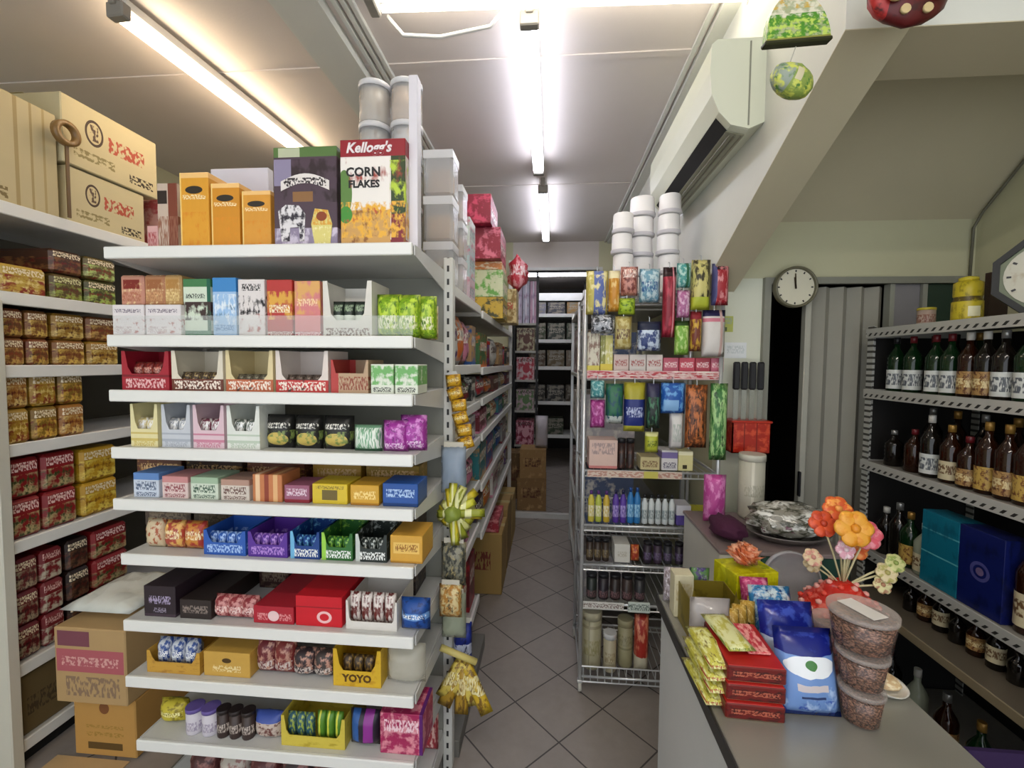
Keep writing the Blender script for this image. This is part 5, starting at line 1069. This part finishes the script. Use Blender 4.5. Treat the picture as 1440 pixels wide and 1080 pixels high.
# carton trays and bags at the far left
tr = tray(.12, .10, .10, pm('7a6a1f', ('s', 3, .58, '5c5014')), .9, 'olive_tray', 'olive cardboard tray on the counter\'s aisle edge', 'tray', (.41, 1.092, CZ + .001), 0, side=.1)
tag(B().pillow(.09, .05, .135, .05, 8, 8, 3, .3, T(.378, 1.035, CZ + .002)).obj('clear_bag', clearmat('hazy_bag', 'b9b2b0', .75, .15)), 'hazy clear bag slumped between olive tray and yellow packets', 'bag')
tag(B().pillow(.03, .018, .075, .06, 5, 6, 3, .1, T(.395, 1.0, CZ + .04, rx=0)).obj('sachet', pm('d9b23a', ('s', 8, .5, '7a4a14'), ('s', 7, .6, 'efe0a0'))), 'yellow chequered sachet tucked into the hazy clear bag', 'sachet')
C('box', .05, .045, .115, .365, 1.182, 'tall cream carton on the counter\'s far aisle corner', pm('d0c8a8', ('t', .1, .9, .4, .8, 'b8a87c')))
C('bag', .06, .035, .10, .362, 1.245, 'white and grey floral packet at the far aisle corner of the counter', pm('b9aeb8', ('s', 5, .52, '7a6a6a'), ('s', 6, .58, 'e2dce2')), seed=4)
C('bag', .055, .035, .10, .432, 1.25, 'violet and green packet beside the floral one on the counter', pm('4a3a7a', ('s', 4, .5, '5c8a4c'), ('s', 6, .6, 'a89ac2')), seed=6)
# yellow gift box with an orange paper flower
gb_ = thing('gift_box', 'lime yellow gift box topped by an orange paper flower', 'gift box', (.545, 1.24, CZ + .001), .25)
B().box(-.062, .062, -.05, .05, 0, .125, .002).obj('box_body', pm('bdb70e', ('s', 3, .54, 'd6d41c'), ('s', 4, .62, '8c9a10'), rough=.25), gb_)
fl = B(); R6 = random.Random(3)
for k in range(26):
    a, e = R6.uniform(0, 2 * pi), R6.uniform(.1, 1.4)
    fl.pillow(.034, .006, .05, .1, 4, 4, k, .2, T(.012 * cos(a), .012 * sin(a), .012, rz=a) @ T(rx=e * .8))
fl.obj('flower', pm('d9703c', ('s', 4, .5, 'efb08c'), ('s', 5, .6, 'b84a1c'), wobble=.2), gb_, (0, 0, .122))
# clear round lid standing behind
tag(B().lathe([(.0, 0), (.068, 0), (.074, .006), (.074, .02), (.07, .02)], 32, T(.69, 1.292, CZ + .075, rx=pi / 2 - .15, rz=-.1), False).obj('round_lid', clearmat('grey_clear_lid', 'b4b2b4', .8, .2)), 'large grey clear round lid propped on edge behind the lollipop stand', 'lid')
# lollipop stand: red tiered dome, bead dots, paper flowers on sticks
ls = thing('lollipop_stand', 'red tiered lollipop stand with paper flowers on sticks', 'lollipop stand', (.735, 1.14, CZ + .001))
ls.scale = (1.04, 1.04, 1.04)
B().lathe([(.075, 0), (.078, .05), (.078, .06)], 28).obj('base_tub', pm('c2781c', ('s', 5, .54, '8c2a14'), ('s', 6, .6, 'e0b03a')), ls)
dm_ = B().lathe([(.086, .058), (.088, .068), (.078, .078), (.074, .086), (.062, .094), (.058, .102), (.044, .112), (.036, .124), (.016, .136)], 28).obj('red_dome', pm('c42418', ('s', 4, .58, 'e06a5a'), rough=.25), ls)
for ri, (r, z, n) in enumerate(((.083, .074, 15), (.067, .092, 12), (.050, .109, 9), (.028, .130, 6))):
    for k in range(n):
        a = 2 * pi * k / n + ri * .3
        B().blob(.008, .008, .007, k, .05, T(r * cos(a), r * sin(a), z), 1).obj('lollipop_head', pm('e8a59a' if (k + ri) % 3 else 'e04a3a', rough=.25), ls)
def flower(x, y, z, r, c, cc, tilt):
    s = B().tube([(0, 0, .12), (x * .5, y * .5, .12 + (z - .12) * .55), (x, y, z)], .0022, 6).obj('stick', flat('cream_stick', 'd6cda0', .5), ls)
    f = B()
    for k in range(6): f.blob(r * .5, r * .5, r * .16, k, .08, T(x, y, z, rx=tilt) @ T(r * .55 * cos(k * pi / 3), r * .55 * sin(k * pi / 3), 0), 2)
    f.obj('petals', pm(c, ('s', 4, .56, cc)), s); B().blob(r * .26, r * .26, r * .2, 1, .05, T(x, y, z, rx=tilt) @ T(0, 0, r * .14), 2).obj('flower_centre', pm(cc), s)
for a in ((.0, -.03, .275, .042, 'e8a53c', 'd98a1c', 1.25), (-.045, .01, .27, .032, 'd9552c', 'b83a1c', 1.15), (.05, .0, .25, .034, 'd95a6a', 'e08a94', 1.2), (.035, .02, .215, .034, 'd9622c', 'e0904c', 1.1), (.0, .03, .30, .034, 'e0602c', 'f0a04c', 1.0), (-.01, -.02, .22, .022, 'd9a0b0', 'e9d0d6', 1.2),
          (-.07, .0, .19, .022, 'd9c29c', 'c98a7c', 1.0), (-.06, .02, .165, .02, 'ddc8a0', 'b9a070', 1.0), (.09, -.01, .165, .024, 'd9c9a0', 'a8a05c', 1.0), (.115, .0, .185, .022, 'c9c88a', '8a9a4c', 1.0), (.075, -.02, .14, .02, 'd6cf9c', 'a87a5c', 1.0)): flower(*a)
# stacked clear tubs of brown sweets
TUB = clearmat('clear_tub', 'b8a8a0', .10, .08); TL = clearmat('clear_tub_lid', 'd2c6c0', .38, .06)
swt = pm('4a2a1e', ('s', 16, .52, '8e6450'), ('s', 21, .58, '180a07'), rough=.25)
for k, (x, y, z, r, h, ds) in enumerate(((.602, .868, 0, .037, .066, 'bottom'), (.606, .876, .067, .042, .066, 'middle'), (.612, .89, .134, .056, .072, 'top'))):
    jar(h, r, TUB, TL, 'sweet_tub', ds + ' clear tub of brown sweets in the stack beside the blue bags', 'tub', (x, y, CZ + .001 + z), 0, None, swt, 24, .88, .86)
tag(B().box(-.018, .018, -.035, .035, 0, .001, 0).obj('price_card', flat('white_card', 'e6e2dc', .5), None, (.608, .885, CZ + .2085), (0, 0, .35)), 'white price card lying on the top tub of brown sweets', 'card')
jar(.12, .045, TUB, TL, 'sweet_tub', 'clear tub of dark red sweets behind the stacked tubs', 'tub', (.632, 1.00, CZ + .001), 0, None, pm('5a1c24', ('s', 7, .5, '8c4a50'), ('s', 8, .6, '2a1c3a')), 24, .88, .9)
# dish with tape at the back edge
ds = thing('white_dish', 'small white dish tilted beside the stacked tubs', 'dish', (.708, .955, CZ + .001), .4, None, .12)
B().lathe([(.022, 0), (.036, .012), (.038, .016), (.034, .014), (.02, .004)], 24).obj('dish_body', flat('dish_white', 'e6e2d6', .3), ds)
B().blob(.026, .024, .012, 2, .1, T(0, 0, .02), 2).obj('pastry', pm('d9b98a', ('s', 4, .54, 'efe0bc')), ds)
# purple covered chair at the lower right
ch = thing('purple_chair', 'chair with a dark purple cover at the lower right behind the counter', 'chair', (1.09, 1.0, 0), 0)
pu = flat('purple_cover', '2c1448', .85, bump=.25)
B().box(-.19, .19, -.02, .03, .48, .745, .02).obj('backrest', pu, ch)
B().box(-.19, .19, .03, .24, .42, .47, .012).obj('seat', pu, ch)
for x, y in ((-.17, .0), (.17, .0), (-.17, .22), (.17, .22)): B().cyl(.012, 0, .44 if y else .52, 8, T(x, y, 0)).obj('leg', DARK, ch)

# ------------------------------------------------------------ decorations hung in front of the landing beam
def cord(par, x, y, z0, z1): B().tube([(x, y, z0), (x, y, z1)], .0012, 5).obj('cord', flat('clear_cord', 'b9b9b0', .4), par)
hg = thing('hanging_ornament', 'green and cream fan shaped ornament with a dark bottom edge, hung highest', 'ornament', (.555, 1.10, 2.318), .1, None, 0, -.10)
arc = [(.074 * cos(pi * t / 14) , .105 * sin(pi * t / 14)) for t in range(15)]
B().prism(arc, -.009, .009).obj('fan_body', pm('a9b08a', ('s', 5, .5, 'd9d6c0', .4, 1), ('s', 6, .46, '4a8a24', 0, .55), ('s', 9, .54, 'b8cf5c', .0, .5), ('s', 8, .56, 'c9a84c', .65, 1), ('b', 0, .06, '8a8a3a')), hg)
B().box(-.078, .078, -.011, .011, -.006, .004, .003).obj('dark_edge', pm('2a2c0c'), hg); cord(hg, 0, 0, .10, .68)
h2 = thing('hanging_ornament', 'round green and grey ornament hung below the fan shaped one', 'ornament', (.548, 1.10, 2.232), .2, None, 0, .35)
B().blob(.052, .03, .036, 4, .04, None, 3).obj('round_body', pm('8aa04a', ('v', 0, .36, '8c988a'), ('s', 4, .54, 'c9cf5c', 0, 1), ('s', 6, .6, '4a7a34'), ('r', .4, .55, .3, .7, 'c9c0a0')), h2); cord(h2, -.02, 0, .03, .075)
h3 = thing('hanging_ornament', 'dark red ornament with cream discs hung at the top edge', 'ornament', (.775, 1.08, 2.40), 0)
B().blob(.085, .03, .075, 6, .04, T(0, 0, .0), 3).obj('round_body', pm('5a0c10', ('v', 0, .2, 'a82424'), ('s', 3.5, .6, '3a0808')), h3)
for a, r in ((-.045, .018), (.0, .022), (.045, .018)):
    B().cyl(r, 0, .006, 16, T(a, -.027, -.022 if a else -.012, rx=pi / 2)).obj('cream_disc', pm('c9b07c', ('e', .5, .5, .25, .25, '8a6a4a')), h3)
for a in (-.02, .025): B().cyl(.010, 0, .006, 12, T(a, -.019, -.052, rx=pi / 2)).obj('cream_disc', pm('cdb888'), h3)
cord(h3, 0, 0, .07, .6)
# ------------------------------------------------------------ world, camera, colour
wd = bpy.data.worlds.new('daylight'); SC.world = wd; wd.use_nodes = True
bg = wd.node_tree.nodes['Background']; bg.inputs[0].default_value = lin('e8eef5'); bg.inputs[1].default_value = 1.5
cam = bpy.data.cameras.new('camera'); co = bpy.data.objects.new('camera', cam); COL.objects.link(co)
cam.sensor_width = 36.0; cam.lens = 36.0 * 620 / 1440; cam.clip_start = .02; cam.clip_end = 60
yw, pt, rl = rad(4.85), rad(2.85), rad(.48)
fwd = Vector((-sin(yw) * cos(pt), cos(yw) * cos(pt), -sin(pt))); rt = Vector((cos(yw), sin(yw), 0)); up = rt.cross(fwd)
r2 = rt * cos(rl) + up * sin(rl); u2 = -rt * sin(rl) + up * cos(rl)
co.matrix_world = Matrix(((r2.x, u2.x, -fwd.x, 0), (r2.y, u2.y, -fwd.y, 0), (r2.z, u2.z, -fwd.z, 1.58), (0, 0, 0, 1)))
SC.camera = co
vs = SC.view_settings; SC.display_settings.display_device = 'sRGB'
vs.view_transform = 'Standard'; vs.look = 'None'; vs.exposure = 0.42; vs.gamma = 1.0; vs.use_curve_mapping = False
